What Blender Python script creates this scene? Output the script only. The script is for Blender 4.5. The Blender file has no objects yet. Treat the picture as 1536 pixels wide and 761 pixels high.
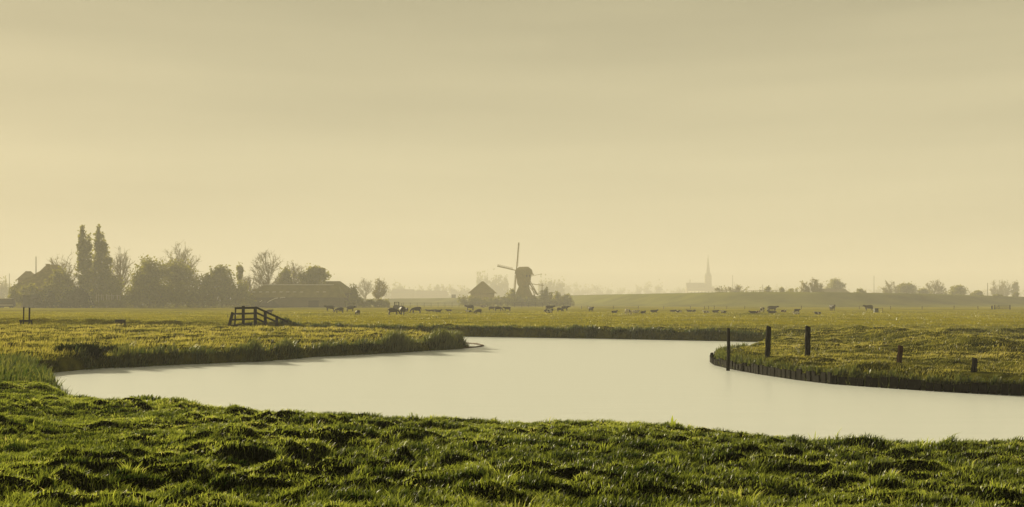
import bpy, bmesh, math, random
import numpy as np
from mathutils import Vector, Matrix

random.seed(7)
RNG = np.random.default_rng(11)
SC = bpy.context.scene
COL = SC.collection
PI = math.pi

# ------------------------------------------------------------------ camera
F_PX, U0, V_HOR, CAM_Z = 1600.0, 768.0, 453.0, 3.0      # focal length in photo pixels, horizon row
cam_d = bpy.data.cameras.new('camera')
cam = bpy.data.objects.new('camera', cam_d)
COL.objects.link(cam)
cam.location = (0, 0, CAM_Z)
cam.rotation_euler = (PI / 2, 0, 0)
cam_d.sensor_width = 36.0
cam_d.lens = 36.0 * F_PX / 1536.0
cam_d.shift_y = (V_HOR - 380.5) / 1536.0
cam_d.clip_start = 0.1
cam_d.clip_end = 9000
SC.camera = cam

# ------------------------------------------------------------------ light
SUN_EL, SUN_AZ = math.radians(13.5), math.radians(-38.0)   # azimuth from +Y, negative = left of the view
world = bpy.data.worlds.new('World')
SC.world = world
world.use_nodes = True
nt = world.node_tree
for n in list(nt.nodes):
    nt.nodes.remove(n)


def N(tree, typ, **kw):
    n = tree.nodes.new(typ)
    for k, v in kw.items():
        setattr(n, k, v)
    return n


out = N(nt, 'ShaderNodeOutputWorld')
bg = N(nt, 'ShaderNodeBackground')
sky = N(nt, 'ShaderNodeTexSky', sky_type='NISHITA')
sky.sun_disc = False
sky.sun_elevation = SUN_EL
sky.sun_rotation = SUN_AZ
sky.dust_density = 3.0
sky.air_density = 1.5
sky.altitude = 0
tc = N(nt, 'ShaderNodeTexCoord')
mp = N(nt, 'ShaderNodeMapping')
mp.inputs['Scale'].default_value = (1.3, 1.3, 13.0)
nz = N(nt, 'ShaderNodeTexNoise')
nz.inputs['Scale'].default_value = 1.6
nz.inputs['Detail'].default_value = 3.0
nz.inputs['Roughness'].default_value = 0.45
nt.links.new(tc.outputs['Generated'], mp.inputs['Vector'])
nt.links.new(mp.outputs['Vector'], nz.inputs['Vector'])
# thin stratus veil whose thickness varies in long bands
ramp = N(nt, 'ShaderNodeValToRGB')
ramp.color_ramp.elements[0].position = 0.30
ramp.color_ramp.elements[0].color = (5.65, 5.10, 3.17, 1)
ramp.color_ramp.elements[1].position = 0.72
ramp.color_ramp.elements[1].color = (6.95, 6.22, 3.83, 1)
nt.links.new(nz.outputs['Fac'], ramp.inputs['Fac'])
mixs = N(nt, 'ShaderNodeMixRGB')
mixs.inputs['Fac'].default_value = 0.975
nt.links.new(sky.outputs['Color'], mixs.inputs['Color1'])
nt.links.new(ramp.outputs['Color'], mixs.inputs['Color2'])
# bright at the horizon; unseen sky overhead dimmed to cut ambient light
sep = N(nt, 'ShaderNodeSeparateXYZ')
nt.links.new(tc.outputs['Generated'], sep.inputs[0])
mrz = N(nt, 'ShaderNodeMapRange')
mrz.inputs['From Min'].default_value = 0.13
mrz.inputs['From Max'].default_value = 0.58
mrz.inputs['To Min'].default_value = 1.0
mrz.inputs['To Max'].default_value = 0.16
nt.links.new(sep.outputs['Z'], mrz.inputs['Value'])
dim = N(nt, 'ShaderNodeVectorMath', operation='SCALE')
nt.links.new(mixs.outputs['Color'], dim.inputs[0])
nt.links.new(mrz.outputs['Result'], dim.inputs['Scale'])
nt.links.new(dim.outputs[0], bg.inputs['Color'])
bg.inputs['Strength'].default_value = 0.0525
nt.links.new(bg.outputs['Background'], out.inputs['Surface'])

sun_d = bpy.data.lights.new('sun', 'SUN')
sun = bpy.data.objects.new('sun', sun_d)
COL.objects.link(sun)
sun_d.energy = 5.0
sun_d.angle = math.radians(0.6)
sun_d.color = (1.0, 0.87, 0.55)
sdir = Vector((math.sin(SUN_AZ) * math.cos(SUN_EL), math.cos(SUN_AZ) * math.cos(SUN_EL), math.sin(SUN_EL)))
sun.rotation_euler = (-sdir).to_track_quat('-Z', 'Y').to_euler()
sun.location = (-300, 300, 200)

SC.view_settings.view_transform = 'Standard'
SC.view_settings.look = 'None'
SC.view_settings.exposure = 0.86
SC.view_settings.gamma = 1.0
SC.view_settings.use_curve_mapping = False
SC.render.engine = 'CYCLES'
SC.cycles.use_denoising = True
SC.cycles.max_bounces = 6
SC.cycles.diffuse_bounces = 2
SC.cycles.glossy_bounces = 2
SC.cycles.transmission_bounces = 3
SC.cycles.volume_bounces = 1
SC.cycles.transparent_max_bounces = 8
SC.cycles.sample_clamp_indirect = 4.0

HAZE_DENSITY = 0.00067
HAZE_COLOR = (0.93, 0.915, 0.94)
HAZE_G = 0.03


# ------------------------------------------------------------------ materials
def mat(name, col, rough=0.7, spec=0.3, var=0.25, scale=3.0, metallic=0.0, bump=0.0, bscale=20.0, coord='Object', stretch=(1, 1, 1)):
    m = bpy.data.materials.new(name)
    m.use_nodes = True
    t = m.node_tree
    p = t.nodes['Principled BSDF']
    p.inputs['Roughness'].default_value = rough
    p.inputs['Specular IOR Level'].default_value = spec
    p.inputs['Metallic'].default_value = metallic
    c = N(t, 'ShaderNodeTexCoord')
    mpn = N(t, 'ShaderNodeMapping')
    mpn.inputs['Scale'].default_value = stretch
    t.links.new(c.outputs[coord], mpn.inputs['Vector'])
    nn = N(t, 'ShaderNodeTexNoise')
    nn.inputs['Scale'].default_value = scale
    nn.inputs['Detail'].default_value = 5.0
    t.links.new(mpn.outputs['Vector'], nn.inputs['Vector'])
    r = N(t, 'ShaderNodeValToRGB')
    r.color_ramp.elements[0].position = 0.3
    r.color_ramp.elements[1].position = 0.7
    r.color_ramp.elements[0].color = tuple(x * (1 - var) for x in col) + (1,)
    r.color_ramp.elements[1].color = tuple(min(1, x * (1 + var)) for x in col) + (1,)
    t.links.new(nn.outputs['Fac'], r.inputs['Fac'])
    t.links.new(r.outputs['Color'], p.inputs['Base Color'])
    if bump:
        b = N(t, 'ShaderNodeBump')
        b.inputs['Strength'].default_value = bump
        n2 = N(t, 'ShaderNodeTexNoise')
        n2.inputs['Scale'].default_value = bscale
        n2.inputs['Detail'].default_value = 4
        t.links.new(mpn.outputs['Vector'], n2.inputs['Vector'])
        t.links.new(n2.outputs['Fac'], b.inputs['Height'])
        t.links.new(b.outputs['Normal'], p.inputs['Normal'])
    return m


def leaf_mat(name, ca, cb, trans=0.45, gloss=0.06, tmul=1.5, straw=None):
    """leaf or blade: diffuse + translucent + a little wet gloss; hue runs along the 'tone' attribute"""
    m = bpy.data.materials.new(name)
    m.use_nodes = True
    t = m.node_tree
    for n in list(t.nodes):
        t.nodes.remove(n)
    o = N(t, 'ShaderNodeOutputMaterial')
    at = N(t, 'ShaderNodeAttribute', attribute_name='tone')
    r = N(t, 'ShaderNodeValToRGB')
    r.color_ramp.elements[0].color = tuple(ca) + (1,)
    r.color_ramp.elements[1].color = tuple(cb) + (1,)
    if straw is not None:
        r.color_ramp.elements[1].position = 0.80
        e_ = r.color_ramp.elements.new(1.0)
        e_.color = tuple(straw) + (1,)
    t.links.new(at.outputs['Fac'], r.inputs['Fac'])
    d = N(t, 'ShaderNodeBsdfDiffuse')
    tr = N(t, 'ShaderNodeBsdfTranslucent')
    g = N(t, 'ShaderNodeBsdfGlossy')
    g.inputs['Roughness'].default_value = 0.35
    g.inputs['Color'].default_value = (0.9, 0.9, 0.9, 1)
    sc_ = N(t, 'ShaderNodeMixRGB', blend_type='MULTIPLY')
    sc_.inputs['Fac'].default_value = 1.0
    sc_.inputs['Color2'].default_value = (tmul, tmul * 0.95, tmul * 0.6, 1)
    t.links.new(r.outputs['Color'], sc_.inputs['Color1'])
    t.links.new(r.outputs['Color'], d.inputs['Color'])
    t.links.new(sc_.outputs['Color'], tr.inputs['Color'])
    m1 = N(t, 'ShaderNodeMixShader')
    m1.inputs['Fac'].default_value = trans
    t.links.new(d.outputs[0], m1.inputs[1])
    t.links.new(tr.outputs[0], m1.inputs[2])
    m2 = N(t, 'ShaderNodeMixShader')
    m2.inputs['Fac'].default_value = gloss
    t.links.new(m1.outputs[0], m2.inputs[1])
    t.links.new(g.outputs[0], m2.inputs[2])
    t.links.new(m2.outputs[0], o.inputs['Surface'])
    return m


M = {}
M['dark_wood'] = mat('dark_wood', (0.009, 0.008, 0.005), 0.85, 0.05, 0.5, 6, bump=0.5, bscale=25, stretch=(3, 3, 0.6))
M['red_wood'] = mat('red_wood', (0.07, 0.035, 0.018), 0.8, 0.2, 0.5, 6, bump=0.5, bscale=25, stretch=(3, 3, 0.6))
M['stump_wood'] = mat('stump_wood', (0.040, 0.017, 0.009), 0.85, 0.05, 0.6, 6, bump=0.5, bscale=25, stretch=(3, 3, 0.6))
M['grey_wood'] = mat('grey_wood', (0.10, 0.085, 0.035), 0.8, 0.05, 0.4, 3)
M['bark'] = mat('bark', (0.20, 0.16, 0.045), 0.9, 0.02, 0.4, 3)
M['brick'] = mat('brick', (0.31, 0.24, 0.07), 0.85, 0.05, 0.25, 1.5)
M['roof_tile'] = mat('roof_tile', (0.23, 0.19, 0.045), 0.8, 0.05, 0.3, 0.8)
M['thatch'] = mat('thatch', (0.28, 0.23, 0.05), 0.9, 0.02, 0.25, 2)
M['mill_wood'] = mat('mill_wood', (0.28, 0.22, 0.045), 0.85, 0.05, 0.25, 1)
M['sheet_roof'] = mat('sheet_roof', (0.22, 0.19, 0.04), 0.75, 0.05, 0.2, 0.5)
M['pale_sheet'] = mat('pale_sheet', (0.55, 0.52, 0.42), 0.4, 0.4, 0.1, 1)
M['white_paint'] = mat('white_paint', (0.7, 0.68, 0.6), 0.5, 0.4, 0.1, 1)
M['faded_paint'] = mat('faded_paint', (0.42, 0.38, 0.22), 0.8, 0.05, 0.2, 1)
M['glass'] = mat('glass', (0.03, 0.035, 0.04), 0.1, 0.5, 0.1, 1)
M['stone'] = mat('stone', (0.32, 0.27, 0.14), 0.9, 0.1, 0.2, 0.5)
M['slate'] = mat('slate', (0.22, 0.20, 0.11), 0.7, 0.1, 0.2, 0.5)
M['rubber'] = mat('rubber', (0.02, 0.02, 0.02), 0.8, 0.2, 0.2, 3)
M['tractor_paint'] = mat('tractor_paint', (0.035, 0.045, 0.03), 0.45, 0.4, 0.2, 2)
M['wire'] = mat('wire', (0.08, 0.07, 0.05), 0.6, 0.3, 0.2, 2)
M['concrete'] = mat('concrete', (0.05, 0.045, 0.032), 0.9, 0.05, 0.3, 4)
M['steel'] = mat('steel', (0.5, 0.48, 0.42), 0.35, 0.5, 0.1, 1, metallic=0.7)

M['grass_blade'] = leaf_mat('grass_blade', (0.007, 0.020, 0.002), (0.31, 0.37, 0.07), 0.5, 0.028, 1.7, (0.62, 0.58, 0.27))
M['bank_blade'] = leaf_mat('bank_blade', (0.016, 0.032, 0.004), (0.28, 0.265, 0.06), 0.5, 0.02, 1.6, (0.47, 0.41, 0.18))
M['field_blade'] = leaf_mat('field_blade', (0.06, 0.075, 0.006), (0.29, 0.265, 0.03), 0.5, 0.04, 1.7)
M['reed_blade'] = leaf_mat('reed_blade', (0.025, 0.050, 0.010), (0.17, 0.18, 0.055), 0.45, 0.04, 1.6)
M['leaf'] = leaf_mat('leaf', (0.15, 0.155, 0.006), (0.31, 0.295, 0.012), 0.45, 0.0, 1.4)
M['leaf_spring'] = leaf_mat('leaf_spring', (0.14, 0.12, 0.02), (0.26, 0.23, 0.04), 0.5, 0.0, 1.4)
M['shrub_leaf'] = leaf_mat('shrub_leaf', (0.010, 0.018, 0.005), (0.045, 0.06, 0.015), 0.3, 0.004, 1.3)


def coat_mat(name, dark, pale, thr):
    m = bpy.data.materials.new(name)
    m.use_nodes = True
    t = m.node_tree
    p = t.nodes['Principled BSDF']
    p.inputs['Roughness'].default_value = 0.65
    p.inputs['Specular IOR Level'].default_value = 0.25
    c = N(t, 'ShaderNodeTexCoord')
    oi = N(t, 'ShaderNodeObjectInfo')
    mu = N(t, 'ShaderNodeMath', operation='MULTIPLY')
    mu.inputs[1].default_value = 50
    t.links.new(oi.outputs['Random'], mu.inputs[0])
    ad = N(t, 'ShaderNodeVectorMath', operation='ADD')
    t.links.new(c.outputs['Object'], ad.inputs[0])
    t.links.new(mu.outputs[0], ad.inputs[1])
    nn = N(t, 'ShaderNodeTexNoise')
    nn.inputs['Scale'].default_value = 1.5
    nn.inputs['Detail'].default_value = 1.0
    t.links.new(ad.outputs[0], nn.inputs['Vector'])
    r = N(t, 'ShaderNodeValToRGB')
    r.color_ramp.elements[0].position = thr
    r.color_ramp.elements[1].position = thr + 0.03
    r.color_ramp.elements[0].color = tuple(dark) + (1,)
    r.color_ramp.elements[1].color = tuple(pale) + (1,)
    t.links.new(nn.outputs['Fac'], r.inputs['Fac'])
    t.links.new(r.outputs['Color'], p.inputs['Base Color'])
    return m


M['coat_dark'] = coat_mat('coat_dark', (0.018, 0.015, 0.012), (0.05, 0.04, 0.03), 0.6)
M['coat_pied'] = coat_mat('coat_pied', (0.018, 0.016, 0.013), (0.62, 0.58, 0.48), 0.53)
M['coat_pale'] = coat_mat('coat_pale', (0.03, 0.025, 0.02), (0.65, 0.60, 0.48), 0.40)
M['coat_brown'] = coat_mat('coat_brown', (0.10, 0.045, 0.02), (0.60, 0.55, 0.42), 0.52)


# ------------------------------------------------------------------ object helpers
def tag(o, label, cat, group=None, kind=None):
    o['label'] = label
    o['category'] = cat
    if group:
        o['group'] = group
    if kind:
        o['kind'] = kind
    return o


def thing(name, label, cat, loc=(0, 0, 0), rz=0.0, group=None):
    o = bpy.data.objects.new(name, None)
    COL.objects.link(o)
    o.location = loc
    o.rotation_euler = (0, 0, rz)
    return tag(o, label, cat, group)


def link_mesh(name, me, m, parent=None):
    o = bpy.data.objects.new(name, me)
    COL.objects.link(o)
    if m is not None and not me.materials:
        me.materials.append(m)
    if parent is not None:
        o.parent = parent
    return o


def obj(name, bm, m, parent=None, smooth=False):
    bmesh.ops.recalc_face_normals(bm, faces=bm.faces[:])
    me = bpy.data.meshes.new(name)
    bm.to_mesh(me)
    bm.free()
    if smooth:
        for p in me.polygons:
            p.use_smooth = True
    return link_mesh(name, me, m, parent)


def np_mesh(name, verts, faces_flat, sizes, tone=None, smooth=False):
    me = bpy.data.meshes.new(name)
    nv = len(verts)
    me.vertices.add(nv)
    me.vertices.foreach_set('co', np.ascontiguousarray(verts, dtype=np.float32).ravel())
    me.loops.add(len(faces_flat))
    me.loops.foreach_set('vertex_index', np.ascontiguousarray(faces_flat, dtype=np.int32))
    me.polygons.add(len(sizes))
    starts = np.concatenate([[0], np.cumsum(sizes)[:-1]]).astype(np.int32)
    me.polygons.foreach_set('loop_start', starts)
    if tone is not None:
        a = me.attributes.new('tone', 'FLOAT', 'POINT')
        a.data.foreach_set('value', np.ascontiguousarray(tone, dtype=np.float32))
    if smooth:
        me.polygons.foreach_set('use_smooth', np.ones(len(sizes), dtype=bool))
    me.update(calc_edges=True)
    return me


def box(bm, x0, x1, y0, y1, z0, z1, mtx=None, bev=0.0):
    vs = [bm.verts.new(p) for p in ((x0, y0, z0), (x1, y0, z0), (x1, y1, z0), (x0, y1, z0), (x0, y0, z1), (x1, y0, z1), (x1, y1, z1), (x0, y1, z1))]
    fs = [bm.faces.new([vs[i] for i in f]) for f in ((3, 2, 1, 0), (4, 5, 6, 7), (0, 1, 5, 4), (1, 2, 6, 5), (2, 3, 7, 6), (3, 0, 4, 7))]
    if bev:
        es = list({e for f in fs for e in f.edges})
        r = bmesh.ops.bevel(bm, geom=es, offset=bev, segments=1, affect='EDGES')
        vs = list({v for f in bm.faces for v in f.verts if v.is_valid})
        vs = [v for v in vs if v.is_valid]
    if mtx is not None:
        for v in vs:
            v.co = mtx @ v.co
    return vs


def frustum(bm, hx0, hy0, z0, hx1, hy1, z1, mtx=None):
    pts = [(-hx0, -hy0, z0), (hx0, -hy0, z0), (hx0, hy0, z0), (-hx0, hy0, z0), (-hx1, -hy1, z1), (hx1, -hy1, z1), (hx1, hy1, z1), (-hx1, hy1, z1)]
    vs = [bm.verts.new(mtx @ Vector(p) if mtx is not None else p) for p in pts]
    for f in ((3, 2, 1, 0), (4, 5, 6, 7), (0, 1, 5, 4), (1, 2, 6, 5), (2, 3, 7, 6), (3, 0, 4, 7)):
        bm.faces.new([vs[i] for i in f])


def beam(bm, a, b, w, h=None, up=(0, 0, 1), jitter=0.0):
    """squared timber from a to b"""
    a, b = Vector(a), Vector(b)
    h = h or w
    d = (b - a).normalized()
    u = Vector(up)
    if abs(d.dot(u)) > 0.95:
        u = Vector((0, 1, 0))
    s = d.cross(u).normalized()
    u = s.cross(d).normalized()
    vs = []
    for p in (a, b):
        for i, j in ((-1, -1), (1, -1), (1, 1), (-1, 1)):
            q = p + s * (i * w / 2) + u * (j * h / 2)
            if jitter:
                q += Vector([random.uniform(-jitter, jitter) for _ in range(3)])
            vs.append(bm.verts.new(q))
    for f in ((3, 2, 1, 0), (4, 5, 6, 7), (0, 1, 5, 4), (1, 2, 6, 5), (2, 3, 7, 6), (3, 0, 4, 7)):
        bm.faces.new([vs[i] for i in f])


def tube(bm, pts, radii, sides=8, cap=True):
    rings = []
    n = len(pts)
    pts = [Vector(p) for p in pts]
    for i, p in enumerate(pts):
        d = (pts[min(i + 1, n - 1)] - pts[max(i - 1, 0)]).normalized()
        a = d.orthogonal().normalized() if abs(d.z) < 0.9 else d.cross(Vector((0, 1, 0))).normalized()
        b = d.cross(a)
        rings.append([bm.verts.new(p + (a * math.cos(2 * PI * k / sides) + b * math.sin(2 * PI * k / sides)) * radii[i]) for k in range(sides)])
    for i in range(n - 1):
        for k in range(sides):
            bm.faces.new([rings[i][k], rings[i][(k + 1) % sides], rings[i + 1][(k + 1) % sides], rings[i + 1][k]])
    if cap:
        bm.faces.new(rings[0][::-1])
        bm.faces.new(rings[-1])


def prism(bm, poly, y0, y1, mtx=None):
    """polygon in x,z pushed from y0 to y1"""
    a = [bm.verts.new((x, y0, z)) for x, z in poly]
    b = [bm.verts.new((x, y1, z)) for x, z in poly]
    bm.faces.new(a)
    bm.faces.new(b[::-1])
    for i in range(len(poly)):
        j = (i + 1) % len(poly)
        bm.faces.new([a[j], a[i], b[i], b[j]])
    if mtx is not None:
        for v in a + b:
            v.co = mtx @ v.co


def WX(u, Y):
    return (u - U0) / F_PX * Y


def WZ(v, Y):
    return CAM_Z - (v - V_HOR) / F_PX * Y


# ------------------------------------------------------------------ noise
def vnoise(x, y, seed=0):
    xi = np.floor(x).astype(np.int64)
    yi = np.floor(y).astype(np.int64)
    xf, yf = x - xi, y - yi
    u = xf * xf * xf * (xf * (xf * 6 - 15) + 10)
    v = yf * yf * yf * (yf * (yf * 6 - 15) + 10)

    def grad(ix, iy, dx, dy):
        h = (ix * 374761393 + iy * 668265263 + seed * 974634533) & 0xFFFFFFFF
        h = ((h ^ (h >> 13)) * 1274126177) & 0xFFFFFFFF
        a = ((h ^ (h >> 16)) & 0xFFFF) * (2 * np.pi / 65536.0)
        return np.cos(a) * dx + np.sin(a) * dy

    n00 = grad(xi, yi, xf, yf)
    n10 = grad(xi + 1, yi, xf - 1, yf)
    n01 = grad(xi, yi + 1, xf, yf - 1)
    n11 = grad(xi + 1, yi + 1, xf - 1, yf - 1)
    return ((n00 * (1 - u) + n10 * u) * (1 - v) + (n01 * (1 - u) + n11 * u) * v) * 1.5


def fbm(x, y, oct=4, seed=0, gain=0.5):
    s, a = 0.0, 1.0
    for i in range(oct):
        s = s + a * vnoise(x * 2 ** i, y * 2 ** i, seed + i)
        a *= gain
    return s


def sstep(a, b, x):
    t = np.clip((x - a) / (b - a), 0, 1)
    return t * t * (3 - 2 * t)


# ------------------------------------------------------------------ the river outline (metres, water level 0)
WATER = np.array([
    (75, -14), (58, -3), (40, 5), (28, 9.5), (16, 14.4), (11, 16.6), (8, 17.9), (5.5, 18.7), (3.1, 19.8), (0, 21.0), (-3, 22.0), (-5.4, 23.0),
    (-8, 24.6), (-10.6, 26.9), (-12.5, 30), (-14.4, 34.5), (-16, 38), (-18.2, 41.2), (-19.4, 43.2), (-19.0, 45.6), (-18.5, 48), (-16.0, 50.5),
    (-12.3, 53.6), (-10.7, 57.8), (-6.9, 62.3), (-4.4, 66.2), (-3.3, 67.9), (-2.8, 69.5), (-3.6, 74), (-5.4, 82), (-8, 88), (-14, 93.0),
    (-20, 97.5), (-23.5, 99.5), (-23.8, 101), (-20, 99.6), (-14, 96.0), (-6, 93.0), (-4.6, 92.3), (1, 89.8), (7.2, 87), (12, 84), (16.8, 81), (18.5, 79.5),
    (18.4, 77), (15.8, 69), (13.2, 62), (11.3, 58), (10.4, 55.5), (9.9, 53.2), (9.6, 50.5), (9.75, 47.5), (10.2, 44.2), (10.9, 41), (11.66, 38.8), (13.3, 36.7),
    (14.9, 35.1), (16.3, 34), (19, 32.4), (24, 30), (40, 23.5), (75, 9)], dtype=float)


def river_distance(x, y):
    """signed distance to the waterline, positive on land"""
    shp = x.shape
    x, y = x.ravel(), y.ravel()
    dmin = np.full(x.shape, 1e9)
    inside = np.zeros(x.shape, dtype=bool)
    near = (x > -90) & (x < 110) & (y > -40) & (y < 150)
    xs, ys = x[near], y[near]
    d2 = np.full(xs.shape, 1e12)
    ins = np.zeros(xs.shape, dtype=bool)
    n = len(WATER)
    for i in range(n):
        ax, ay = WATER[i]
        bx, by = WATER[(i + 1) % n]
        ex, ey = bx - ax, by - ay
        t = np.clip(((xs - ax) * ex + (ys - ay) * ey) / (ex * ex + ey * ey), 0, 1)
        d2 = np.minimum(d2, (xs - ax - t * ex) ** 2 + (ys - ay - t * ey) ** 2)
        c = (ay > ys) != (by > ys)
        with np.errstate(divide='ignore', invalid='ignore'):
            ins ^= c & (xs < (bx - ax) * (ys - ay) / (by - ay + 1e-12) + ax)
    r = np.sqrt(d2)
    r[ins] *= -1
    dmin[near] = r
    dmin[~near] = 60.0
    return dmin.reshape(shp)


def line_bump(x, y, pts, width):
    """0..1 ridge along a polyline"""
    d2 = np.full(x.shape, 1e12)
    for (ax, ay), (bx, by) in zip(pts[:-1], pts[1:]):
        ex, ey = bx - ax, by - ay
        t = np.clip(((x - ax) * ex + (y - ay) * ey) / (ex * ex + ey * ey), 0, 1)
        d2 = np.minimum(d2, (x - ax - t * ex) ** 2 + (y - ay - t * ey) ** 2)
    return np.exp(-d2 / (width * width))


FIELD_Z = 0.55


def land_height(x, y):
    d = river_distance(x, y)
    s = y + 0.5 * x
    near_w = 1 - sstep(21.5, 30, s)                                   # the bank the camera stands on
    right_w = sstep(5, 9, x) * sstep(28, 34, s) * (1 - sstep(66, 78, y))  # the piled bank
    far_w = sstep(66, 80, y + 0.4 * np.abs(x) * (x > 0))
    left_w = (1 - sstep(-6, 2, x)) * sstep(30, 38, s)
    # steep edge
    edge = np.where(right_w > 0.5, sstep(0.02, 0.22, d), sstep(-0.15, 0.55, d))
    z = -0.7 + 1.25 * edge
    dd = np.maximum(d, 0)
    # near bank rises to the camera
    z = z + near_w * (d > 0) * (0.14 + np.minimum(0.058 * dd, 0.95)) * sstep(0.2, 1.2, dd)
    # right bank
    z = z + right_w * (d > 0) * (-0.20 + 0.22 * sstep(0.2, 1.8, dd))
    z = z + 0.62 * line_bump(x, y, [(25.5, 76), (25.0, 66), (24.2, 59), (23.6, 53)], 3.0) * (d > 0.3)
    # far berm along the field
    berm = line_bump(x, y, [(-120, 112), (-60, 104), (-38, 102), (-22, 104.0), (-6, 96.0), (7.2, 90.5), (17, 84.5), (24, 82), (40, 84)], 3.6)
    bh = 0.26 + 0.50 * (1 - sstep(-42, -24, x))
    z = z + berm * bh * (d > 0.2)
    # left land rolls gently
    lw = (1 - sstep(-8, -2, x)) * (1 - sstep(94, 104, y)) * sstep(38, 48, y)
    z = z + lw * (d > 0) * sstep(0.5, 4, dd) * (0.10 + 0.16 * vnoise(x / 11 + 3.1, y / 9 + 1.7, 5) + 0.15 * (1 - sstep(-40, -14, x)))
    # bridge hump
    z = z + 0.42 * np.exp(-(((x + 22.6) / 2.6) ** 2 + ((y - 101.5) / 2.2) ** 2))
    # tussocks
    land = (d > 0.05)
    nearness = near_w
    # rounded hummocks with sharp hollows between them
    wx, wy = x + 0.25 * vnoise(x / 0.9, y / 0.9, 22), y + 0.25 * vnoise(x / 0.8 + 9, y / 0.8, 23)
    b1 = np.abs(vnoise(wx / 1.25 + 0.18 * wy, wy / 1.0, 31))
    b2 = np.abs(vnoise(wx / 0.52, wy / 0.46, 32))
    b3 = vnoise(x / 3.4, y / 2.6, 77)
    b4 = vnoise(x / 2.4 + 0.5 * y, y / 1.5 - 0.2 * x, 78)
    am = np.clip(0.75 + 1.1 * vnoise(x / 4.5, y / 3.2, 79), 0.15, 1.5)
    z = z + nearness * land * (am * (0.17 * np.minimum(b1, 0.6) + 0.21 * np.minimum(b2, 0.6)) * (0.45 + 0.55 * sstep(0.5, 4.5, dd)) + 0.10 * np.abs(b4) + 0.11 * b3 + 0.07 * vnoise(x / 0.24, y / 0.22, 35) - 0.07) * sstep(0.0, 1.0, dd)
    midw = (1 - near_w) * (1 - sstep(100, 125, y)) * sstep(10, 30, y)
    t2 = fbm(x / 1.7, y / 2.3, 3, 41, 0.55)
    t3 = vnoise(x / 4.0 - 0.2 * y, y / 5.0, 43)
    midw = midw * (1 - 0.12 * right_w)
    for (px_, py_) in ((15.9, 43.8), (16.3, 37.9), (12.9, 53.5), (14.3, 51.5)):
        midw = midw * (1 - 0.9 * np.exp(-((x - px_) / 1.6) ** 2 - ((y - py_ + 2.2) / 3.2) ** 2))
    z = z + midw * land * (0.17 * t2 + 0.12 * t3) * sstep(0.0, 1.0, dd)
    fw = sstep(95, 125, y) * (1 - sstep(420, 600, y))
    z = z + fw * (0.16 * np.abs(vnoise(x / 7, y / 10, 51)) + 0.11 * np.abs(vnoise(x / 2.2, y / 3.4, 52)) + 0.10 * vnoise(x / 22, y / 30, 53))
    # shallow drainage furrows across the pasture
    for (yf, x0, x1, dep) in ((171, 15, 62, 0.22), (160, 30, 120, 0.10), (190, -60, 30, 0.10), (146, 25, 90, 0.12), (215, -90, -20, 0.08), (128, 40, 95, 0.16), (330, 60, 140, 0.2)):
        yy = yf + 2.0 * vnoise(x / 17, x * 0 + yf, 60)
        z = z - dep * np.exp(-((y - yy) / 1.3) ** 2) * sstep(x0 - 8, x0, x) * (1 - sstep(x1, x1 + 12, x)) * (0.6 + 0.6 * vnoise(x / 5, x * 0 + yf, 61))
    return z


# ------------------------------------------------------------------ ground sheet
def axis(dense0, dense1, step, lo, hi, g=1.06, gmax=60):
    mid = list(np.arange(dense0, dense1 + 1e-6, step))
    up, s = [], step
    p = mid[-1]
    while p < hi:
        s = min(s * g, gmax)
        p += s
        up.append(p)
    dn, s = [], step
    p = mid[0]
    while p > lo:
        s = min(s * g, gmax)
        p -= s
        dn.append(p)
    return np.array(dn[::-1] + mid + up)


xs = axis(-30, 30, 0.14, -2400, 2400, 1.035, 80)
ya = axis(6.0, 27, 0.10, -110, 27.0001, 1.12, 10)
ya = ya[ya <= 27.0]
yb = axis(27.15, 108, 0.19, 27.15, 3100, 1.022, 60)
ys = np.concatenate([ya, yb])
ys = np.unique(np.round(ys, 4))
GX, GY = np.meshgrid(xs, ys)
GZ = land_height(GX, GY)


def ground_z(x, y):
    x = np.asarray(x, float)
    y = np.asarray(y, float)
    i = np.clip(np.searchsorted(xs, x) - 1, 0, len(xs) - 2)
    j = np.clip(np.searchsorted(ys, y) - 1, 0, len(ys) - 2)
    fx = (x - xs[i]) / (xs[i + 1] - xs[i])
    fy = (y - ys[j]) / (ys[j + 1] - ys[j])
    return (GZ[j, i] * (1 - fx) + GZ[j, i + 1] * fx) * (1 - fy) + (GZ[j + 1, i] * (1 - fx) + GZ[j + 1, i + 1] * fx) * fy


def gz(x, y):
    return float(ground_z(x, y))


nx, ny = len(xs), len(ys)
idx = np.arange(nx * ny).reshape(ny, nx)
q = np.stack([idx[:-1, :-1], idx[:-1, 1:], idx[1:, 1:], idx[1:, :-1]], -1).reshape(-1, 4)
gme = np_mesh('ground', np.stack([GX, GY, GZ], -1).reshape(-1, 3), q.ravel(), np.full(len(q), 4), smooth=True)

gm = bpy.data.materials.new('pasture')
gm.use_nodes = True
t = gm.node_tree
p = t.nodes['Principled BSDF']
p.inputs['Roughness'].default_value = 0.62
p.inputs['Specular IOR Level'].default_value = 0.05
c = N(t, 'ShaderNodeTexCoord')
geo = N(t, 'ShaderNodeNewGeometry')
n1 = N(t, 'ShaderNodeTexNoise')
n1.inputs['Scale'].default_value = 0.035
n1.inputs['Detail'].default_value = 8
n1.inputs['Roughness'].default_value = 0.65
t.links.new(c.outputs['Object'], n1.inputs['Vector'])
r1 = N(t, 'ShaderNodeValToRGB')
r1.color_ramp.elements[0].position = 0.33
r1.color_ramp.elements[0].color = (0.14, 0.145, 0.009, 1)
r1.color_ramp.elements[1].position = 0.68
r1.color_ramp.elements[1].color = (0.42, 0.36, 0.020, 1)
t.links.new(n1.outputs['Fac'], r1.inputs['Fac'])
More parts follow.
